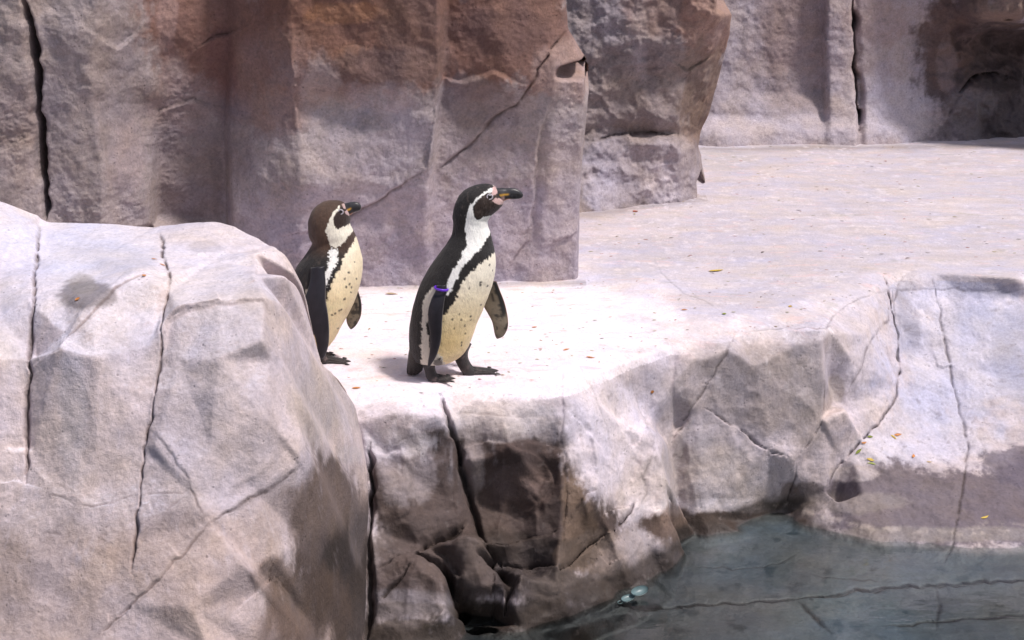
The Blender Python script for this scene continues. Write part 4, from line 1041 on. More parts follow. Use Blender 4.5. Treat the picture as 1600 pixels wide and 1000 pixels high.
# ============ water
mw, nt, bs, N, L = nodes_of('pool_water')
out = nt.nodes['Material Output']
nt.nodes.remove(bs)
tr = N('ShaderNodeBsdfTransparent'); tr.inputs[0].default_value = (.86, .90, .90, 1)
gl = N('ShaderNodeBsdfGlossy'); gl.inputs['Roughness'].default_value = .04
fr = N('ShaderNodeFresnel'); fr.inputs[0].default_value = 1.33
mx = N('ShaderNodeMixShader')
g = N('ShaderNodeNewGeometry'); n = N('ShaderNodeTexNoise'); n.inputs['Scale'].default_value = 9; n.inputs['Detail'].default_value = 3
mp = N('ShaderNodeMapping'); mp.inputs['Scale'].default_value = (1, 2.2, 1)
L(g.outputs['Position'], mp.inputs[0]); L(mp.outputs[0], n.inputs['Vector'])
b = N('ShaderNodeBump'); b.inputs['Strength'].default_value = .12; b.inputs['Distance'].default_value = .01
L(n.outputs['Fac'], b.inputs['Height']); L(b.outputs[0], fr.inputs['Normal']); L(b.outputs[0], gl.inputs['Normal'])
L(fr.outputs[0], mx.inputs[0]); L(tr.outputs[0], mx.inputs[1]); L(gl.outputs[0], mx.inputs[2]); L(mx.outputs[0], out.inputs['Surface'])
ww = link_mesh('water', [(-3.8, 4.5, WATER_Z), (4.4, 4.5, WATER_Z), (4.4, 7.4, WATER_Z), (-3.8, 7.4, WATER_Z)], np.array([[0, 1, 2, 3]]), mw)
tag(ww, 'clear shallow teal water of the pool', None, kind='structure')

# ============ penguins
def catmull(A, n):
    A = np.array(A, float)
    k = len(A)
    t = np.linspace(0, k - 1, n)
    i = np.clip(np.floor(t).astype(int), 0, k - 2)
    f = (t - i)[:, None]
    p0 = A[np.clip(i - 1, 0, k - 1)]; p1 = A[i]; p2 = A[i + 1]; p3 = A[np.clip(i + 2, 0, k - 1)]
    return .5 * ((2 * p1) + (-p0 + p2) * f + (2 * p0 - 5 * p1 + 4 * p2 - p3) * f ** 2 + (-p0 + 3 * p1 - 3 * p2 + p3) * f ** 3)


def loft(stations, y0, n=60, m=32, power=1.0):
    """stations (Bx, By, Fx, Fy, lateral half width px, depth offset m). Returns verts, quads, per vertex (px, py, t, phi)."""
    st = catmull(stations, n)
    ph = np.linspace(0, 2 * math.pi, m, endpoint=False)
    unit = np.linalg.norm(at_y(801, 420, y0) - at_y(800, 420, y0))
    V, I = [], []
    for k, s_ in enumerate(st):
        B = at_y(s_[0], s_[1], y0); Fp = at_y(s_[2], s_[3], y0)
        c = (B + Fp) / 2; h = (Fp - B) / 2
        for p in ph:
            cs = math.copysign(abs(math.cos(p)) ** power, math.cos(p)); sn = math.copysign(abs(math.sin(p)) ** power, math.sin(p))
            v = c + h * cs + np.array((0, -s_[4] * unit * sn + s_[5], 0))
            V.append(v)
            I.append(((s_[0] + s_[2]) / 2 + (s_[2] - s_[0]) / 2 * cs, (s_[1] + s_[3]) / 2 + (s_[3] - s_[1]) / 2 * cs, k / (n - 1), p))
    idx = np.arange(n * m).reshape(n, m)
    nx = np.roll(idx, -1, axis=1)
    q = np.stack([idx[:-1], nx[:-1], nx[1:], idx[1:]], -1).reshape(-1, 4)
    faces = [list(map(int, f)) for f in q]
    faces.append([int(i) for i in idx[0][::-1]]); faces.append([int(i) for i in idx[-1]])
    return np.array(V), faces, np.array(I)


def feather_material(name, rough=.62, bump=.5):
    m, nt, bs, N, L = nodes_of(name)
    a = N('ShaderNodeAttribute'); a.attribute_name = 'col'
    g = N('ShaderNodeNewGeometry')
    mp = N('ShaderNodeMapping'); mp.inputs['Scale'].default_value = (1, 1, .28); mp.inputs['Rotation'].default_value = (0, R(-18), 0)
    L(g.outputs['Position'], mp.inputs[0])
    n = N('ShaderNodeTexNoise'); n.inputs['Scale'].default_value = 420; n.inputs['Detail'].default_value = 5; n.inputs['Roughness'].default_value = .65
    L(mp.outputs[0], n.inputs['Vector'])
    n2 = N('ShaderNodeTexNoise'); n2.inputs['Scale'].default_value = 70; n2.inputs['Detail'].default_value = 4
    L(mp.outputs[0], n2.inputs['Vector'])
    r = N('ShaderNodeMapRange'); r.inputs['From Min'].default_value = .3; r.inputs['From Max'].default_value = .7
    r.inputs['To Min'].default_value = .88; r.inputs['To Max'].default_value = 1.13
    L(n.outputs['Fac'], r.inputs['Value'])
    vm = N('ShaderNodeVectorMath'); vm.operation = 'SCALE'
    L(a.outputs['Color'], vm.inputs[0]); L(r.outputs[0], vm.inputs['Scale'])
    L(vm.outputs[0], bs.inputs['Base Color'])
    n5 = N('ShaderNodeTexNoise'); n5.inputs['Scale'].default_value = 150; n5.inputs['Detail'].default_value = 3
    L(mp.outputs[0], n5.inputs['Vector'])
    r5 = N('ShaderNodeMapRange'); r5.inputs['From Min'].default_value = .35; r5.inputs['From Max'].default_value = .65
    r5.inputs['To Min'].default_value = .95; r5.inputs['To Max'].default_value = 1.05
    L(n5.outputs['Fac'], r5.inputs['Value'])
    vm5 = N('ShaderNodeVectorMath'); vm5.operation = 'SCALE'
    L(vm.outputs[0], vm5.inputs[0]); L(r5.outputs[0], vm5.inputs['Scale']); L(vm5.outputs[0], bs.inputs['Base Color'])
    bs.inputs['Roughness'].default_value = rough
    bs.inputs['Specular IOR Level'].default_value = .3
    bs.inputs['Sheen Weight'].default_value = .12
    bs.inputs['Sheen Roughness'].default_value = .5
    ad = N('ShaderNodeMath'); ad.operation = 'ADD'
    L(n.outputs['Fac'], ad.inputs[0]); L(n2.outputs['Fac'], ad.inputs[1])
    b = N('ShaderNodeBump'); b.inputs['Strength'].default_value = bump; b.inputs['Distance'].default_value = .003
    L(ad.outputs[0], b.inputs['Height']); L(b.outputs[0], bs.inputs['Normal'])
    return m


M_feather = feather_material('body_feathers', .6, 1.0)
M_flip = feather_material('flipper_skin', .38, .25)
M_bill = feather_material('bill_horn', .28, .15)
M_foot = feather_material('foot_skin', .5, .8)
M_eye = simple('eye_gloss', (.012, .006, .004), .05, .8)
M_ring = simple('eye_ring_skin', (.55, .50, .54), .5)
M_band = simple('purple_plastic', (.13, .03, .52), .35)
M_claw = simple('claw_horn', (.02, .017, .015), .35)


def dist_poly(x, y, poly):
    """signed-ish distance to polygon: positive inside"""
    d = np.full(x.shape, 1e9)
    n = len(poly)
    for i in range(n):
        a = np.array(poly[i], float); b = np.array(poly[(i + 1) % n], float)
        ab = b - a
        t = np.clip(((x - a[0]) * ab[0] + (y - a[1]) * ab[1]) / max(ab @ ab, 1e-9), 0, 1)
        d = np.minimum(d, np.hypot(x - a[0] - t * ab[0], y - a[1] - t * ab[1]))
    return np.where(inpoly(x, y, poly), d, -d)


def paint_poly(col, x, y, poly, c, edge=.6, s=1.0):
    k = (sstep(-edge, edge, dist_poly(x, y, poly)) * s)[:, None]
    return col * (1 - k) + np.array(c) * k


def make_body(stations, y0, root, paintfn, n=330, m=176, name='body'):
    V, faces, I = loft(stations, y0, n, m)
    # soft feather lumps
    c = V.mean(0)
    amp = fbm(V, 22, 3, 401) * .0022 + fbm(V * np.array((1, 1, .5)), 120, 3, 402) * .0009
    dirn = V - np.repeat(V.reshape(n, m, 3).mean(1), m, axis=0)
    ln = np.maximum(np.linalg.norm(dirn, axis=1, keepdims=True), 1e-6)
    V2 = V + dirn / ln * amp[:, None] * np.clip(ln / .03, 0, 1)
    wx = fbm(V * np.array((1, 1, .45)), 210, 3, 411) * 4.2 + fbm(V, 60, 3, 413) * 2.2
    wy = fbm(V * np.array((1, 1, .45)), 210, 3, 415) * 4.2 + fbm(V, 60, 3, 417) * 2.2
    col = paintfn(I[:, 0] + wx, I[:, 1] + wy, I[:, 0] + wx * .35, I[:, 1] + wy * .35, V)
    o = link_mesh(name, V2, faces, M_feather, root, attrs={'col': col})
    return o, V2, I


def surf_pt(V, I, px, py):
    near = np.sin(I[:, 3]) > .02
    d = np.hypot(I[:, 0] - px, I[:, 1] - py) + np.where(near, 0, 1e3)
    return V[np.argmin(d)]


def make_eye(V, I, px, py, root, rad, y_out=0.0):
    p = surf_pt(V, I, px, py) + np.array((0, -y_out, 0))
    import bmesh
    bm = bmesh.new(); bmesh.ops.create_uvsphere(bm, u_segments=16, v_segments=10, radius=rad)
    for v in bm.verts: v.co = Vector((v.co.x, v.co.y * .7, v.co.z)) + Vector(p)
    co = np.array([v.co for v in bm.verts]); fc = [[v.index for v in f.verts] for f in bm.faces]; bm.free()
    e = link_mesh('eye', co, fc, M_eye, root)
    e['label'] = None
    del e['label']
    ring = []
    rf = []
    M_, m_ = 20, 8
    for i in range(M_):
        a = 2 * math.pi * i / M_
        for j in range(m_):
            b = 2 * math.pi * j / m_
            rr = rad * 1.5 + rad * .38 * math.cos(b)
            ring.append((p[0] + rr * math.cos(a) * 1.05, p[1] - rad * .15 - rad * .3 * math.sin(b), p[2] + rr * math.sin(a)))
            rf.append([i * m_ + j, ((i + 1) % M_) * m_ + j, ((i + 1) % M_) * m_ + (j + 1) % m_, i * m_ + (j + 1) % m_])
    link_mesh('eye_ring', ring, rf, M_ring, e)
    return e


def make_foot(root, leg_st, y_leg, heel, toe, L, width=.5, seed=0):
    """leg shaft (pixel stations) + webbed three-toed foot lying on the rock with claws"""
    V1, f1, I1 = loft(leg_st, y_leg, 18, 20)
    H = ground(*heel); T = ground(*toe)
    d = T - H; d[2] = 0; d /= np.linalg.norm(d)
    s = np.array((-d[1], d[0], 0))
    z0 = max(H[2], T[2]) + .001
    nr, nt_ = 22, 49
    V, faces = [], []
    for side in (1, 0):
        for i in range(nr):
            r = i / (nr - 1)
            for j in range(nt_):
                u = j / (nt_ - 1) * 2 - 1            # across the fan
                toe_ = abs(math.cos(u * math.pi * 1.0)) ** 3 if True else 0
                ridge_ = toe_
                ln = L * (.80 + .20 * ridge_ - .06 * abs(u))
                th = u * width
                rr = -.012 + r * ln
                x = rr * math.cos(th * (.55 + .45 * r)); w_ = (rr * math.sin(th * (.55 + .45 * r)) + u * .009 * (1 - r))
                hgt = (.017 * (1 - r) ** 1.3 + .0075 + .0075 * ridge_ * (1 - .35 * r)) * (1 - abs(u) ** 6 * .7) * (1 - r ** 8 * .6)
                p = H + d * x + s * w_
                V.append((p[0], p[1], z0 + (hgt if side else 0)))
    idx = np.arange(2 * nr * nt_).reshape(2, nr, nt_)
    for i in range(nr - 1):
        for j in range(nt_ - 1):
            a = idx[0]; faces.append([int(a[i, j]), int(a[i + 1, j]), int(a[i + 1, j + 1]), int(a[i, j + 1])])
            a = idx[1]; faces.append([int(a[i, j]), int(a[i, j + 1]), int(a[i + 1, j + 1]), int(a[i + 1, j])])
    rim = [(i, 0) for i in range(nr)] + [(nr - 1, j) for j in range(1, nt_)] + [(i, nt_ - 1) for i in range(nr - 2, -1, -1)] + [(0, j) for j in range(nt_ - 2, 0, -1)]
    for k in range(len(rim)):
        a, b = rim[k], rim[(k + 1) % len(rim)]
        faces.append([int(idx[0][a]), int(idx[0][b]), int(idx[1][b]), int(idx[1][a])])
    V = np.array(V)
    n1 = len(V1)
    allV = np.vstack([V1, V]); allF = f1 + [[i + n1 for i in f] for f in faces]
    c = np.array((.030, .024, .024)) * (1 + .5 * fbm(allV, 90, 4, 431 + seed)[:, None])
    pk = sstep(.25, .55, fbm(allV, 60, 4, 433 + seed))[:, None] * .55
    c = c * (1 - pk) + np.array((.17, .12, .115)) * pk
    fo = link_mesh('foot', allV, allF, M_foot, root, attrs={'col': np.clip(c, .005, 1)})
    for u in (-1, 0, 1):
        th = u * width
        base = H + d * (L * .93 * math.cos(th) - .012) + s * (L * .93 * math.sin(th))
        dd = d * math.cos(th) + s * math.sin(th); ss = np.array((-dd[1], dd[0], 0))
        cv = []
        for k, (x, r) in enumerate(((-.004, .0042), (.004, .0034), (.009, .0022), (.013, .0004))):
            for a in range(6):
                cv.append(base + dd * x + ss * r * math.cos(a * math.pi / 3) + np.array((0, 0, .0052 - k * .0012 + r * math.sin(a * math.pi / 3) + (z0 - H[2]))))
        cf = [[k * 6 + a, k * 6 + (a + 1) % 6, (k + 1) * 6 + (a + 1) % 6, (k + 1) * 6 + a] for k in range(3) for a in range(6)]
        link_mesh('claw', cv, cf, M_claw, fo)
    return fo


def make_flipper(root, st, y0, colfn, n=70, m=28, name='flipper'):
    V, f, I = loft(st, y0, n, m)
    o = link_mesh(name, V, f, M_flip, root, attrs={'col': np.clip(colfn(V, I), .004, .9)})
    return o


blackc = np.array((.014, .011, .0105)); whitec = np.array((.88, .86, .82)); creamc = np.array((.90, .72, .43))
y1 = float((at_z(690, 592, 0)[1] + at_z(740, 583, 0)[1]) / 2)
p_root = empty('penguin', (float(at_y(690, 590, y1)[0]), y1, 0.0), 'larger front penguin with a purple flipper band, standing in profile on the ledge rim', 'penguin', 'penguins on the ledge')

W1 = [(772.5, 290), (757, 296.5), (744.6, 305.5), (733.8, 317), (728.4, 331), (727, 349), (729, 360), (729, 376), (722, 392), (715.8, 403), (705, 417.6), (700.5, 430), (697, 448), (703, 447), (713, 427), (717, 421), (722, 408), (732, 399.5), (741, 389), (753.6, 380), (759, 371), (768, 361), (790, 350), (790, 333), (763.5, 334), (755, 335.5), (746.4, 338), (741, 330), (740, 318.6), (745, 309.6), (760, 299), (770, 296.5)]
BELLY1 = [(800, 390), (769.8, 394), (748, 405), (739, 414), (728.4, 423), (722, 432), (717, 444.7), (713, 458), (703.6, 469), (694, 481), (690, 500), (688, 526), (681, 549), (660, 562), (655, 600), (800, 600)]
FLANK1 = [(684, 436), (676, 441), (667.5, 452), (662, 469), (660, 496), (661, 515), (659, 534), (661, 543.5), (659, 562), (664, 572), (700, 572), (690, 540), (676, 540), (674, 525), (672, 505), (672, 480), (676, 460), (686, 445)]


def paint1(x, y, xs, ys, V):
    col = np.tile(blackc, (len(x), 1)) * (1 + .35 * fbm(V, 160, 3, 441)[:, None])
    bl = sstep(440, 590, y)[:, None]
    gr = creamc * (1 + .06 * fbm(V, 30, 3, 443)[:, None])
    yel = np.exp(-((xs - 705) / 36) ** 2 - ((ys - 525) / 32) ** 2)[:, None] * .8
    gr = gr * (1 - yel) + np.array((.62, .44, .19)) * yel
    hi = np.exp(-((xs - 760) / 22) ** 2 - ((ys - 420) / 40) ** 2)[:, None] * .35
    gr = gr * (1 - hi) + np.array((.72, .58, .36)) * hi
    tw = sstep(500, 410, ys)[:, None] * .6
    gr = gr * (1 - tw) + whitec * tw
    k = sstep(-.8, .8, dist_poly(x, y, BELLY1))[:, None]
    col = col * (1 - k) + gr * k
    fl = np.array((.66, .60, .50))
    k = sstep(-.7, .7, dist_poly(x, y, FLANK1))[:, None]
    col = col * (1 - k) + fl * k
    # dark tufts beside the flipper and at the thigh
    col = paint_poly(col, x, y, [(668, 492), (674, 488), (676, 530), (671, 528)], blackc, .6)
    col = paint_poly(col, x, y, [(679, 553), (690, 545), (694, 560), (684, 568)], blackc * 2.5, 1.5, .8)
    mixx, mixy = x * .6 + xs * .4, y * .6 + ys * .4
    k = sstep(-.6, .6, dist_poly(mixx, mixy, W1))[:, None]
    col = col * (1 - k) + whitec * k
    # sharp head stripe: keep black mask clean
    col = paint_poly(col, xs, ys, [(746, 309), (760, 299), (768, 297), (776, 300), (784, 312), (786, 318), (777, 326), (765.5, 334), (756, 334), (746.4, 336.6), (741.5, 329), (741.5, 318)], np.array((.030, .017, .013)), .8)
    # bare pink skin at the bill base
    col = paint_poly(col, xs, ys, [(769, 291.5), (775, 290), (779, 294), (777, 300), (771, 303), (769, 300)], (.62, .40, .38), .8, .9)
    col = paint_poly(col, xs, ys, [(769, 310), (774, 306), (781, 308), (788, 313), (786, 318), (779, 318), (773, 313)], (.66, .44, .42), .8, .9)
    for (a, b, r) in ((734, 440, 1.5), (751, 436, 1.7), (752, 432, 1.5), (762, 441, 1.4), (752, 469, 1.4), (719, 479, 1.5), (708, 485.5, 1.9), (721.5, 488, 1.5), (736, 485, 1.3), (736.5, 491, 1.2), (711, 501, 1.4), (727, 498.5, 1.4), (728, 512, 1.3), (722.5, 526, 1.4), (722, 530, 1.2), (689, 549, 2), (765, 408, 1.2), (770, 418, 1)):
        k = (1 - sstep(r * .7, r * 1.35, np.hypot(xs - a, (ys - b) * .8)))[:, None] * .9
        col = col * (1 - k) + blackc * k
    # brown streaks on the crown
    k = (sstep(.15, .5, fbm(V * np.array((1, 1, .5)), 130, 3, 447)) * (y < 350) * (col[:, 0] < .05) * .5)[:, None]
    col = col * (1 - k) + np.array((.10, .075, .065)) * k
    return np.clip(col, .006, .9)


body1_st = [
    (672, 564, 690, 564, 6, 0), (656, 563.5, 704, 563, 28, 0), (646, 560, 717, 557, 40, 0), (640.5, 548, 729, 546, 45, 0), (639, 530, 738, 527, 48, 0), (640.5, 505, 746.5, 503, 50, 0), (645, 483, 756, 481, 51, 0),
    (652, 457, 765.5, 456, 51, 0), (662, 434, 772, 433, 49, 0), (674, 414, 775, 411, 45, 0), (686, 397, 773.5, 393, 40, 0), (699, 379, 770, 378, 32, 0), (706.5, 365, 767, 365, 27, 0), (708, 350, 763, 353, 25, 0),
    (707, 338, 763, 344, 25, 0), (709, 325, 767, 338, 26, 0), (714, 312, 773, 332, 26, 0), (724, 299, 779, 327, 25, 0), (738, 291, 784, 322, 22, 0), (755, 287, 786, 318, 17, 0), (767, 288.5, 787, 316, 12, 0), (774, 292, 787, 314.5, 8, 0), (777, 297, 786, 311, 3, 0)]
b1, V1b, I1b = make_body(body1_st, y1, p_root, paint1)


def bill_col(x_or, yel_x):
    def f(V, I):
        x = I[:, 0]; s_ = (1 - np.cos(I[:, 3])) / 2       # 1 = top (B), 0 = bottom (F)
        c = np.tile((.035, .033, .036), (len(V), 1)) * (1 + .6 * fbm(V, 90, 3, 451)[:, None])
        lt = sstep(.2, .5, fbm(V, 140, 3, 453))[:, None] * .3
        c = c * (1 - lt) + np.array((.12, .12, .13)) * lt
        k = (np.exp(-((s_ - .50) / .07) ** 2) * (1 - sstep(yel_x - 4, yel_x, x)))[:, None]
        c = c * (1 - k) + np.array((.62, .33, .05)) * k
        k = (sstep(.16, .06, s_) * (1 - sstep(yel_x - 3, yel_x + 3, x)))[:, None]
        c = c * (1 - k) + np.array((.50, .17, .05)) * k
        k = (sstep(.42, .3, s_) * (1 - sstep(x_or - 3, x_or + 1, x)))[:, None]
        c = c * (1 - k) + np.array((.62, .38, .34)) * k
        return c
    return f


def make_bill(root, st, y0, cf):
    V, f, I = loft(st, y0, 40, 24)
    # mandible groove
    s_ = (1 - np.cos(I[:, 3])) / 2
    g_ = np.exp(-((s_ - .42) / .05) ** 2) * .0009 * np.sign(np.sin(I[:, 3]))
    V = V + np.stack([g_ * 0, g_, g_ * 0], -1)
    return link_mesh('bill', V, f, M_bill, root, attrs={'col': np.clip(cf(V, I), .005, .9)})


make_bill(p_root, [(770, 293, 781, 314, 8, 0), (777, 293.5, 787, 314.5, 8, 0), (784, 293.5, 791, 312.5, 7, 0), (791, 294, 796, 311.5, 6, 0), (798, 293.5, 801, 311.5, 5.4, 0), (805, 294.5, 807, 311.2, 4.8, 0), (811, 297, 812, 310.5, 3.8, 0), (815, 300, 815.2, 309, 2.6, 0), (817.3, 303.5, 816.8, 307.5, 1.0, 0)], y1, bill_col(789, 797))
make_eye(V1b, I1b, 765.3, 303.5, p_root, .0058, .001)


def flip_dark(V, I):
    c = np.tile((.013, .011, .016), (len(V), 1)) * (1 + .4 * fbm(V, 80, 3, 461)[:, None])
    e = np.cos(I[:, 3])
    k = (sstep(.93, .99, e) * sstep(.05, .2, I[:, 2]))[:, None] * .35
    return c * (1 - k) + np.array((.25, .22, .22)) * k


def flip_under(V, I):
    c = np.tile((.145, .115, .085), (len(V), 1)) * (1 + .3 * fbm(V, 60, 4, 463)[:, None])
    mk = sstep(.12, .28, fbm(V * np.array((1, 1, .6)), 75, 4, 465))[:, None] * .85
    c = c * (1 - mk) + np.array((.02, .016, .014)) * mk
    e = np.cos(I[:, 3]); t = I[:, 2]
    k = (sstep(.45, .6, e) * (1 - sstep(.30, .42, t)))[:, None]
    c = c * (1 - k) + np.array((.014, .012, .012)) * k
    k = sstep(.93, .985, np.abs(e))[:, None] * .7
    c = c * (1 - k) + np.array((.19, .085, .045)) * k
    k = sstep(.93, 1, t)[:, None] * .7
    return c * (1 - k) + np.array((.03, .02, .018)) * k


fl = make_flipper(p_root, [(684, 436, 700, 434, 7, -.092), (682, 443, 699, 443, 6, -.100), (676, 455, 696.5, 455, 5, -.112), (671.5, 470, 694.5, 470, 4.5, -.120), (671.5, 487, 693, 487, 4, -.124), (674, 505, 692, 505, 3.6, -.122), (674.5, 522, 690, 522, 3.2, -.117), (673, 538, 685, 539, 2.8, -.110), (671, 550, 679, 551, 2.2, -.104), (670, 559, 673, 560, 1.2, -.10), (670.3, 562, 671, 562, .5, -.098)], y1, flip_dark)
# purple identification band round the top of the near flipper
unit = .00216
bc = at_y(691.3, 439.3, y1) + np.array((0, -.1, 0))
tv, tf = [], []
for i in range(36):
    a = 2 * math.pi * i / 36
    for j in range(8):
        b_ = 2 * math.pi * j / 8
        rx, ry = .0225 + .0030 * math.cos(b_), .026 + .0022 * math.cos(b_)
        tv.append((bc[0] + rx * math.cos(a), bc[1] + ry * math.sin(a), bc[2] - .14 * rx * math.cos(a) + .0044 * math.sin(b_)))
        tf.append([i * 8 + j, ((i + 1) % 36) * 8 + j, ((i + 1) % 36) * 8 + (j + 1) % 8, i * 8 + (j + 1) % 8])
link_mesh('identification_band', tv, tf, M_band, fl)
make_flipper(p_root, [(752, 440, 776, 446, 6, .05), (752, 455, 781, 460, 5, .055), (753, 470, 788, 478, 4.2, .055), (755.5, 484, 792, 494, 3.8, .05), (763, 497, 794, 507, 3.4, .045), (768.5, 507, 793.5, 516, 3, .04), (771, 517, 790.5, 524, 2.6, .037), (772.5, 525, 786, 530, 2.2, .035), (774.5, 531, 780, 533, 1.2, .035), (776, 533.4, 777, 533.8, .4, .035)], y1, flip_under)
yn = float(at_z(690, 594, 0)[1]); yf = float(at_z(745, 585, 0)[1])
make_foot(p_root, [(656, 550, 692, 552, 17, 0), (660, 562, 683, 564, 13, 0), (661, 572, 680, 573, 10, 0), (664, 582, 682, 582, 9.5, 0), (666, 590, 686, 588, 9.5, 0), (670, 595, 686, 594, 7, 0)], yn, (675, 595), (713, 595), .088, .46, 1)
make_foot(p_root, [(702, 540, 737, 538, 17, 0), (708, 553, 732, 549, 13, 0), (711, 563, 732, 560, 10, 0), (716, 573, 737, 570, 9.5, 0), (721, 581, 743, 578, 9.5, 0), (726, 587, 745, 584, 7, 0)], yf, (734, 586), (783, 580), .112, .40, 2)


def make_tail(root, st, y0, seed):
    V, f, I = loft(st, y0, 60, 40)
    c_ = np.repeat(V.reshape(60, 40, 3).mean(1), 40, axis=0)
    cut = np.sin(I[:, 3] * 9 + fbm(V, 40, 2, seed) * 4) * sstep(.3, 1, I[:, 2])
    V = V + (V - c_) * (cut * .16)[:, None]
    V[:, 2] += cut * .004 * I[:, 2]
    V[:, 2] = np.maximum(V[:, 2], .004)
    c = np.tile((.030, .024, .021), (len(V), 1)) * (1 + .5 * fbm(V * np.array((1, 1, .3)), 150, 3, seed)[:, None])
    k = sstep(.15, .5, fbm(V * np.array((1, 1, .3)), 110, 3, seed + 3))[:, None] * (1 - sstep(.55, .8, I[:, 2]))[:, None] * .5
    c = c * (1 - k) + np.array((.11, .09, .08)) * k
    return link_mesh('tail', V, f, M_feather, root, attrs={'col': np.clip(c, .005, 1)})


make_tail(p_root, [(642, 536, 668, 545, 30, 0.01), (638.5, 550, 666, 557, 27, 0.01), (637, 562, 663, 568, 22, 0.01), (636, 572, 661, 575, 17, .01), (636, 579, 659, 580, 13, .01), (636, 585, 652, 586, 8, .01), (640, 588, 646, 588, 2, .01)], y1, 471)

# ---- second penguin, partly behind the boulder
y2 = float(at_z(520, 568, 0)[1])
q_root = empty('penguin', (float(at_y(500, 570, y2)[0]), y2, 0.0), 'brown-headed penguin further back, partly hidden behind the boulder, head drawn in', 'penguin', 'penguins on the ledge')
WH2 = [(532, 317.5), (524, 325), (516.5, 338), (512, 353), (514.5, 366), (518, 377), (525.6, 380.5), (537, 376), (543, 368), (551, 360), (570, 354), (570, 346), (541, 348.5), (530, 353), (524.5, 347.6), (523.5, 338), (527.7, 328), (533, 321)]
FL2 = [(518.6, 380), (516.5, 389.6), (517.5, 398), (513, 411), (510, 423), (509, 434), (513, 436), (520, 421.8), (523, 412), (532, 399), (530, 391), (530, 382)]
BL2 = [(580, 366), (558, 369), (550, 379), (546, 386), (540, 392), (538, 401), (535, 410), (528, 423), (521, 434), (516, 448.6), (512, 470), (500, 500), (482, 530), (470, 548), (470, 580), (580, 580)]


def paint2(x, y, xs, ys, V):
    col = np.tile(blackc, (len(x), 1)) * (1 + .35 * fbm(V, 160, 3, 541)[:, None])
    hd = sstep(402, 378, ys)[:, None]
    br = np.array((.085, .047, .030)) * (1 + .35 * fbm(V * np.array((1, 1, .5)), 120, 4, 543)[:, None])
    fr_ = sstep(505, 540, xs)[:, None] * .5
    br = br * (1 - fr_) + np.array((.035, .018, .014)) * fr_
    col = col * (1 - hd) + br * hd
    k = (sstep(.1, .5, fbm(V * np.array((1, 1, .4)), 90, 3, 547)) * sstep(380, 400, ys) * (1 - sstep(430, 470, ys)) * .5)[:, None]
    col = col * (1 - k) + np.array((.10, .075, .06)) * k
    gr = creamc * (1 + .08 * fbm(V, 30, 3, 545)[:, None])
    tw = sstep(470, 380, ys)[:, None] * .45
    gr = gr * (1 - tw) + whitec * tw
    yel = (sstep(545, 566, xs) * .35)[:, None]
    gr = gr * (1 - yel) + np.array((.66, .52, .30)) * yel
    yel = (sstep(500, 550, ys) * .6)[:, None]
    gr = gr * (1 - yel) + np.array((.60, .43, .18)) * yel
    k = sstep(-.8, .8, dist_poly(x, y, BL2))[:, None]
    col = col * (1 - k) + gr * k
    k = sstep(-.8, .8, dist_poly(x, y, FL2) - 1.4 * sstep(.0, .4, fbm(V, 240, 2, 549)))[:, None]
    col = col * (1 - k) + whitec * k
    col = paint_poly(col, x, y, [(492, 434), (484, 441), (478, 456), (475, 470), (477, 490), (484, 505), (487, 500), (483, 480), (484, 462), (492, 444), (502, 440)], (.72, .64, .50), .8)
    k = sstep(-.6, .6, dist_poly(x * .5 + xs * .5, y * .5 + ys * .5, WH2))[:, None]
    col = col * (1 - k) + np.array((.80, .74, .62)) * k
    col = paint_poly(col, xs, ys, [(527.5, 329), (533, 320.5), (540, 320), (552, 336), (547, 347), (541, 348), (530, 352), (525, 347), (524, 338)], np.array((.028, .014, .011)), .8)
    col = paint_poly(col, xs, ys, [(535, 317), (539, 318), (541, 324), (538, 323)], (.6, .42, .40), .6, .8)
    col = paint_poly(col, xs, ys, [(539, 327), (543, 326), (547, 333), (546, 336), (543, 333)], (.6, .42, .42), .6, .8)
    for (a, b, r) in ((548, 418, 1.8), (542, 427, 1.6), (549, 436, 1.5), (543.5, 440, 1.6), (541, 458.5, 1.7), (559, 430, 1.2), (523, 481.5, 1.4), (527.5, 479.5, 1.4), (533, 476, 1.4), (536, 474.5, 1.3), (529.5, 507.5, 1.4), (552, 442, 1.2), (551, 450, 1), (556, 404, 1.0)):
        k = (1 - sstep(r * .7, r * 1.35, np.hypot(xs - a, (ys - b) * .8)))[:, None] * .9
        col = col * (1 - k) + blackc * k
    return np.clip(col, .006, .9)


body2_st = [
    (470, 556, 490, 556, 6, 0), (458, 554, 500, 553, 28, 0), (450, 546, 510, 544, 38, 0), (446, 532, 523, 529, 43, 0), (446, 513, 533, 511, 47, 0), (448, 490, 545.5, 488, 49, 0), (450, 467, 556, 465, 50, 0),
    (453, 446, 563, 443, 49, 0), (458, 429, 566, 423, 46, 0), (465, 414, 566, 407, 42, 0), (474, 402, 563.5, 392, 36, 0), (482, 391, 560, 380, 31, 0), (487, 381, 556, 369, 29, 0),
    (483, 371, 552, 361, 30, 0), (481, 357, 548.5, 354, 30, 0), (482, 343, 547, 349, 29, 0), (488, 329, 547.5, 344, 27, 0), (498, 319, 547.5, 341, 24, 0), (511, 314, 547.5, 338.5, 20, 0), (524, 313, 547, 337, 16, 0), (534, 315, 547, 335.5, 12, 0), (539.5, 319, 546.5, 333.5, 7, 0), (541.5, 323, 546, 331, 3, 0)]
b2, V2b, I2b = make_body(body2_st, y2, q_root, paint2)
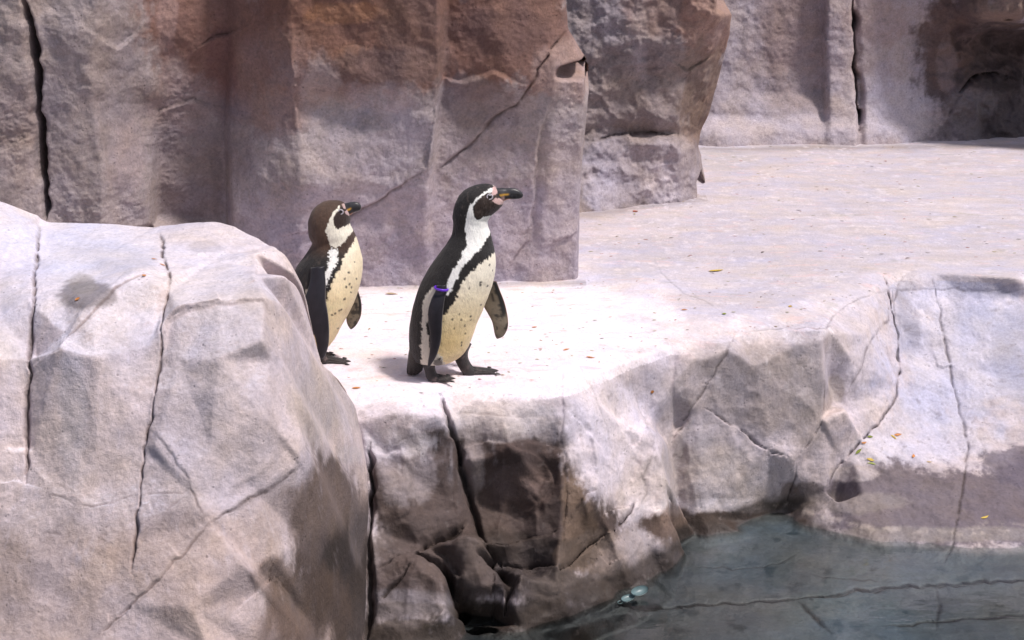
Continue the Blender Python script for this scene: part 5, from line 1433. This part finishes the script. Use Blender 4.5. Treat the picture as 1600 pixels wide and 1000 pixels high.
make_bill(q_root, [(534, 317.5, 541, 335, 8, 0), (540, 317.5, 547, 336, 7.5, 0), (546, 316, 551, 333.5, 6.6, 0), (552, 315, 556, 331, 5.8, 0), (557, 315.4, 560, 329.6, 5, 0), (561, 317.4, 562.5, 328.5, 4, 0), (563.6, 320.5, 563.8, 327, 2.6, 0), (564.6, 323, 564.5, 325.5, .8, 0)], y2, bill_col(545, 551))
make_eye(V2b, I2b, 534, 327, q_root, .0052, .001)
make_flipper(q_root, [(489, 410, 512, 406, 10, -.080), (489, 425, 513, 422, 7, -.096), (486, 440, 513.5, 438, 6, -.110), (480, 457, 514, 455, 5, -.122), (482, 474, 517, 471, 4.6, -.128), (490, 490, 519, 488, 4.2, -.130), (496, 506, 519.5, 505, 3.8, -.128), (499.5, 521, 518.5, 522, 3.2, -.122), (501, 534, 515, 536, 2.6, -.116), (503, 543, 510.5, 545, 1.8, -.112), (506, 547.3, 507.5, 547.8, .5, -.11)], y2, flip_dark)
make_flipper(q_root, [(540, 452, 558, 460, 6, .05), (545, 467, 562, 474, 4.6, .055), (545, 480, 563.5, 486, 4, .052), (541.5, 492, 562.5, 498, 3.4, .048), (539.5, 502, 559.5, 506, 2.9, .044), (541, 511, 554, 514.5, 2.3, .042), (544.5, 517, 549, 518.5, 1.2, .04), (546.3, 519, 547, 519.4, .4, .04)], y2, flip_under)
ya = float(at_z(520, 567, 0)[1]); yb = float(at_z(520, 556, 0)[1])
make_foot(q_root, [(487, 538, 513, 538, 14, 0), (493, 549, 508, 549, 9, 0), (496, 557, 510, 556, 7.5, 0), (499, 564, 513, 562, 7.5, 0), (503, 568, 513, 567, 4.5, 0)], ya, (508, 568), (552, 566), .098, .42, 3)
make_foot(q_root, [(472, 535, 500, 535, 14, 0), (476, 547, 492, 546, 9, 0), (478, 553, 492, 552, 7.5, 0), (480, 558, 494, 557, 5, 0)], yb, (488, 558), (530, 556), .09, .32, 4)
make_tail(q_root, [(452, 524, 474, 530, 28, 0.01), (448, 536, 472, 542, 24, 0.01), (446, 548, 468, 552, 17, 0.01), (445, 556, 462, 558, 10, .01), (448, 562, 455, 562, 2, .01)], y2, 571)

# ============ fallen leaves, litter, the plastic scoop
def leaf_mesh(name, p, nrm_, L, w, ang, color, parent=None, curl=.25):
    nrm_ = nrm_ / np.linalg.norm(nrm_)
    t = np.array((math.cos(ang), math.sin(ang), 0)); t = t - nrm_ * (t @ nrm_); t /= np.linalg.norm(t)
    b_ = np.cross(nrm_, t)
    V, f = [], []
    n = 9
    for side in (0, 1):
        for i in range(n):
            s_ = i / (n - 1)
            ww_ = w * math.sin(math.pi * min(.97, max(.03, s_ ** .85))) / 2
            bend = curl * L * math.sin(s_ * 2.6) * .25
            for j in (-1, 0, 1):
                V.append(p + t * (s_ - .5) * L + b_ * (j * ww_ + bend) + nrm_ * (.0016 + .10 * L * (s_ - .5) ** 2 + .22 * abs(j) * ww_ + (.0006 if side else 0)))
    m_ = n * 3
    for i in range(n - 1):
        for j in range(2):
            a = i * 3 + j
            f.append([a, a + 1, a + 4, a + 3]); f.append([m_ + a, m_ + a + 3, m_ + a + 4, m_ + a + 1])
    for i in range(n - 1):
        for j in (0, 2):
            a = i * 3 + j
            f.append([a, a + 3, m_ + a + 3, m_ + a])
    return V, f


LN = LG.normals(); FN = FG.normals()
LEAFM = {
    'yellow': simple('yellow_leaf', (.50, .34, .04), .55), 'green': simple('olive_leaf', (.22, .25, .04), .55), 'orange': simple('orange_leaf', (.52, .20, .05), .55),
    'red': simple('russet_leaf', (.36, .10, .06), .6), 'tan': simple('tan_leaf', (.42, .30, .18), .6)}
leafs = [  # mass, px, py, length px, width ratio, angle deg, colour, label
    ('L', 1118, 424, 26, .22, 25, 'yellow', 'curled yellow-green leaf alone on the pale ledge top, centre right'),
    ('L', 992, 331, 9, .6, 40, 'red', 'small russet leaf at the foot of the middle cliff'),
    ('L', 1359, 683, 11, .35, 10, 'green', 'small olive leaf highest of those on the ramp by the corner seam'),
    ('L', 1395, 684, 12, .25, 160, 'yellow', 'thin yellow leaf on the ramp just right of the olive one'),
    ('L', 1341, 706, 13, .35, 60, 'green', 'olive leaf wedged where the ramp meets the block'),
    ('L', 1359, 719, 13, .32, 150, 'yellow', 'yellow leaf lying middle of the cluster at the ramp edge'),
    ('L', 1361, 726, 14, .2, 175, 'green', 'narrow green leaf lowest of the cluster at the ramp edge'),
    ('L', 1402, 679, 14, .3, 20, 'orange', 'orange leaf to the right of the long ramp cluster'),
    ('L', 1426, 713, 9, .5, 80, 'orange', 'tiny orange leaf on the dark stained border of the ramp'),
    ('L', 1452, 722, 9, .4, 10, 'tan', 'tan leaf bit on the stained border left of the ramp crack'),
    ('L', 1538, 808, 14, .3, 30, 'yellow', 'yellow leaf low on the dark right end of the ramp'),
    ('L', 1350, 692, 9, .4, 30, 'orange', 'small orange leaf beside the corner seam of the ramp'),
    ('L', 1019, 612, 7, .5, 90, 'orange', 'tiny orange leaf caught on the corner facets below the rim'),
    ('L', 886, 547, 13, .2, 35, 'orange', 'bent orange twig-like leaf on the white ledge right of the big penguin'),
    ('L', 922, 559, 14, .22, -5, 'orange', 'flat orange leaf nearest the ledge corner'),
    ('L', 557, 606, 14, .25, 5, 'orange', 'orange leaf on the white rim beside the boulder'),
    ('L', 611, 460, 20, .25, -8, 'tan', 'dry tan leaf behind and between the two penguins'),
    ('L', 1069, 485, 10, .3, 0, 'orange', 'orange needle-like leaf on the middle of the ledge top'),
    ('L', 836, 512, 9, .25, 15, 'orange', 'orange leaf bit right of the big penguin\'s far flipper'),
    ('L', 1132, 491, 8, .5, 70, 'green', 'tiny dark olive leaf above the mid block crack'),
    ('L', 1235, 480, 8, .4, 30, 'yellow', 'tiny yellow leaf near the rim of the mid block'),
    ('F', 241, 405, 11, .4, -20, 'orange', 'orange leaf in the crack on top of the boulder, upper one'),
    ('F', 254, 415, 10, .4, 5, 'orange', 'orange leaf in the crack on top of the boulder, lower one'),
    ('F', 121, 468, 9, .7, 30, 'orange', 'round orange leaf on the grey stained patch of the boulder'),
    ('F', 225, 431, 8, .4, 40, 'orange', 'tiny orange leaf by the curved crack of the boulder'),
]
for (ms, px, py, Lp, wr, ang, c, lb) in leafs:
    G_, NN = (LG, LN) if ms == 'L' else (FG, FN)
    p, k = G_.onto(px, py)
    nn = NN.reshape(-1, 3)[k]
    if nn @ np.array((0, -1, 1)) < 0: nn = -nn
    dd = G_.d.ravel()[k]
    V, f = leaf_mesh('leaf', p, nn, Lp / F * dd, Lp / F * dd * wr * (1.6 if py < 620 and ms == 'L' else 1), R(ang), c, curl=random.uniform(-.6, .6))
    pc = empty('tmp', tuple(float(a) for a in p))
    o = link_mesh('fallen_leaf', V, f, LEAFM[c], None)
    co = np.array(V) - p
    o.data.vertices.foreach_set('co', co.astype(np.float32).ravel()); o.location = tuple(float(a) for a in p); o.data.update()
    bpy.data.objects.remove(pc)
    tag(o, lb, 'leaf', 'fallen leaves on the rock')

# litter too small to count
V_, F_, Cc = [], [], []
litc = [(.36, .12, .09), (.30, .22, .10), (.22, .18, .12), (.30, .27, .10), (.10, .08, .06), (.42, .2, .15)]
cnt = 0
while cnt < 420:
    if random.random() < .55: x, y = random.uniform(-.7, 1.5), random.uniform(6.35, 7.9)
    else: x, y = random.uniform(.3, 3.0), random.uniform(7.9, 11.2)
    j = np.searchsorted(LG.us, x)
    if j >= len(LG.us): continue
    i = np.searchsorted(LG.vs, y * LG.ev[1])
    if i >= len(LG.vs) or abs(LG.P[i, j, 2]) > .03 or abs(LG.P[i, j, 1] - y) > .05: continue
    p = LG.P[i, j]
    s_ = random.uniform(.6, 1.5) * (.011 if y < 8 else .016)
    v, f = leaf_mesh('l', p, np.array((0, 0, 1.)), s_, s_ * random.uniform(.15, .4), random.gauss(0, .5), None, curl=random.uniform(-1, 1))
    b0 = len(V_); V_ += [tuple(a) for a in v]; F_ += [[q + b0 for q in g_] for g_ in f]
    c = litc[random.randrange(len(litc))]
    Cc += [c] * len(v); cnt += 1
M_lit = simple('leaf_litter', (0, 0, 0), .7, .2, attr=True)
lo_ = link_mesh('leaf_litter', V_, F_, M_lit, attrs={'col': np.array(Cc)})
tag(lo_, 'tiny scattered leaf and twig crumbs over the ledge top', None, kind='stuff')

# plastic scoop at the waterline
M_pl = simple('pale_blue_plastic', (.11, .165, .175), .4)
sc = at_z(986, 936, WATER_Z)
root_s = empty('plastic_scoop', tuple(float(a) for a in sc), 'pale blue-green plastic scoop with two lobes floating at the base of the ledge', 'scoop')
sd_ = R(36)
ax = np.array((math.cos(sd_), math.sin(sd_) * .9, .12)); ax /= np.linalg.norm(ax)
up = np.array((-.25, -.55, .8)); up -= ax * (up @ ax); up /= np.linalg.norm(up)
sdv = np.cross(up, ax)


def dish(name, c0, Lx, Wy, depth, parent, taper=0):
    V, f = [], []
    nr, na = 10, 32
    for side in (0, 1):
        for i in range(nr + 1):
            r = i / nr
            for a in range(na):
                th = 2 * math.pi * a / na
                w_ = 1 + taper * math.cos(th)
                x, y = r * Lx * math.cos(th), r * Wy * math.sin(th) * w_
                h = depth * (r ** 3) - depth + (.0018 * sstep(.85, 1, r) if side == 0 else 0)
                V.append(c0 + ax * x + sdv * y + up * (float(h) + depth - (.0022 if side else 0)))
    n1 = (nr + 1) * na
    for s_ in (0, 1):
        for i in range(nr):
            for a in range(na):
                q = [s_ * n1 + i * na + a, s_ * n1 + i * na + (a + 1) % na, s_ * n1 + (i + 1) * na + (a + 1) % na, s_ * n1 + (i + 1) * na + a]
                f.append(q if s_ else q[::-1])
    for a in range(na):
        f.append([nr * na + a, nr * na + (a + 1) % na, n1 + nr * na + (a + 1) % na, n1 + nr * na + a])
    return link_mesh(name, V, f, M_pl, parent)


base = sc + np.array((0, 0, .006))
dish('bowl', base + ax * .034 + up * .004, .034, .020, .013, root_s)
dish('handle', base - ax * .012, .029, .014, .005, root_s, -.2)
tv, tf = [], []
rc = base - ax * .047 - up * .002
for i in range(24):
    a = 2 * math.pi * i / 24
    for j in range(6):
        b_ = 2 * math.pi * j / 6
        rr = .0085 + .0018 * math.cos(b_)
        tv.append(rc + ax * rr * math.cos(a) + sdv * rr * .8 * math.sin(a) + up * .0018 * math.sin(b_))
        tf.append([i * 6 + j, ((i + 1) % 24) * 6 + j, ((i + 1) % 24) * 6 + (j + 1) % 6, i * 6 + (j + 1) % 6])
link_mesh('hanging_loop', tv, tf, M_pl, root_s)
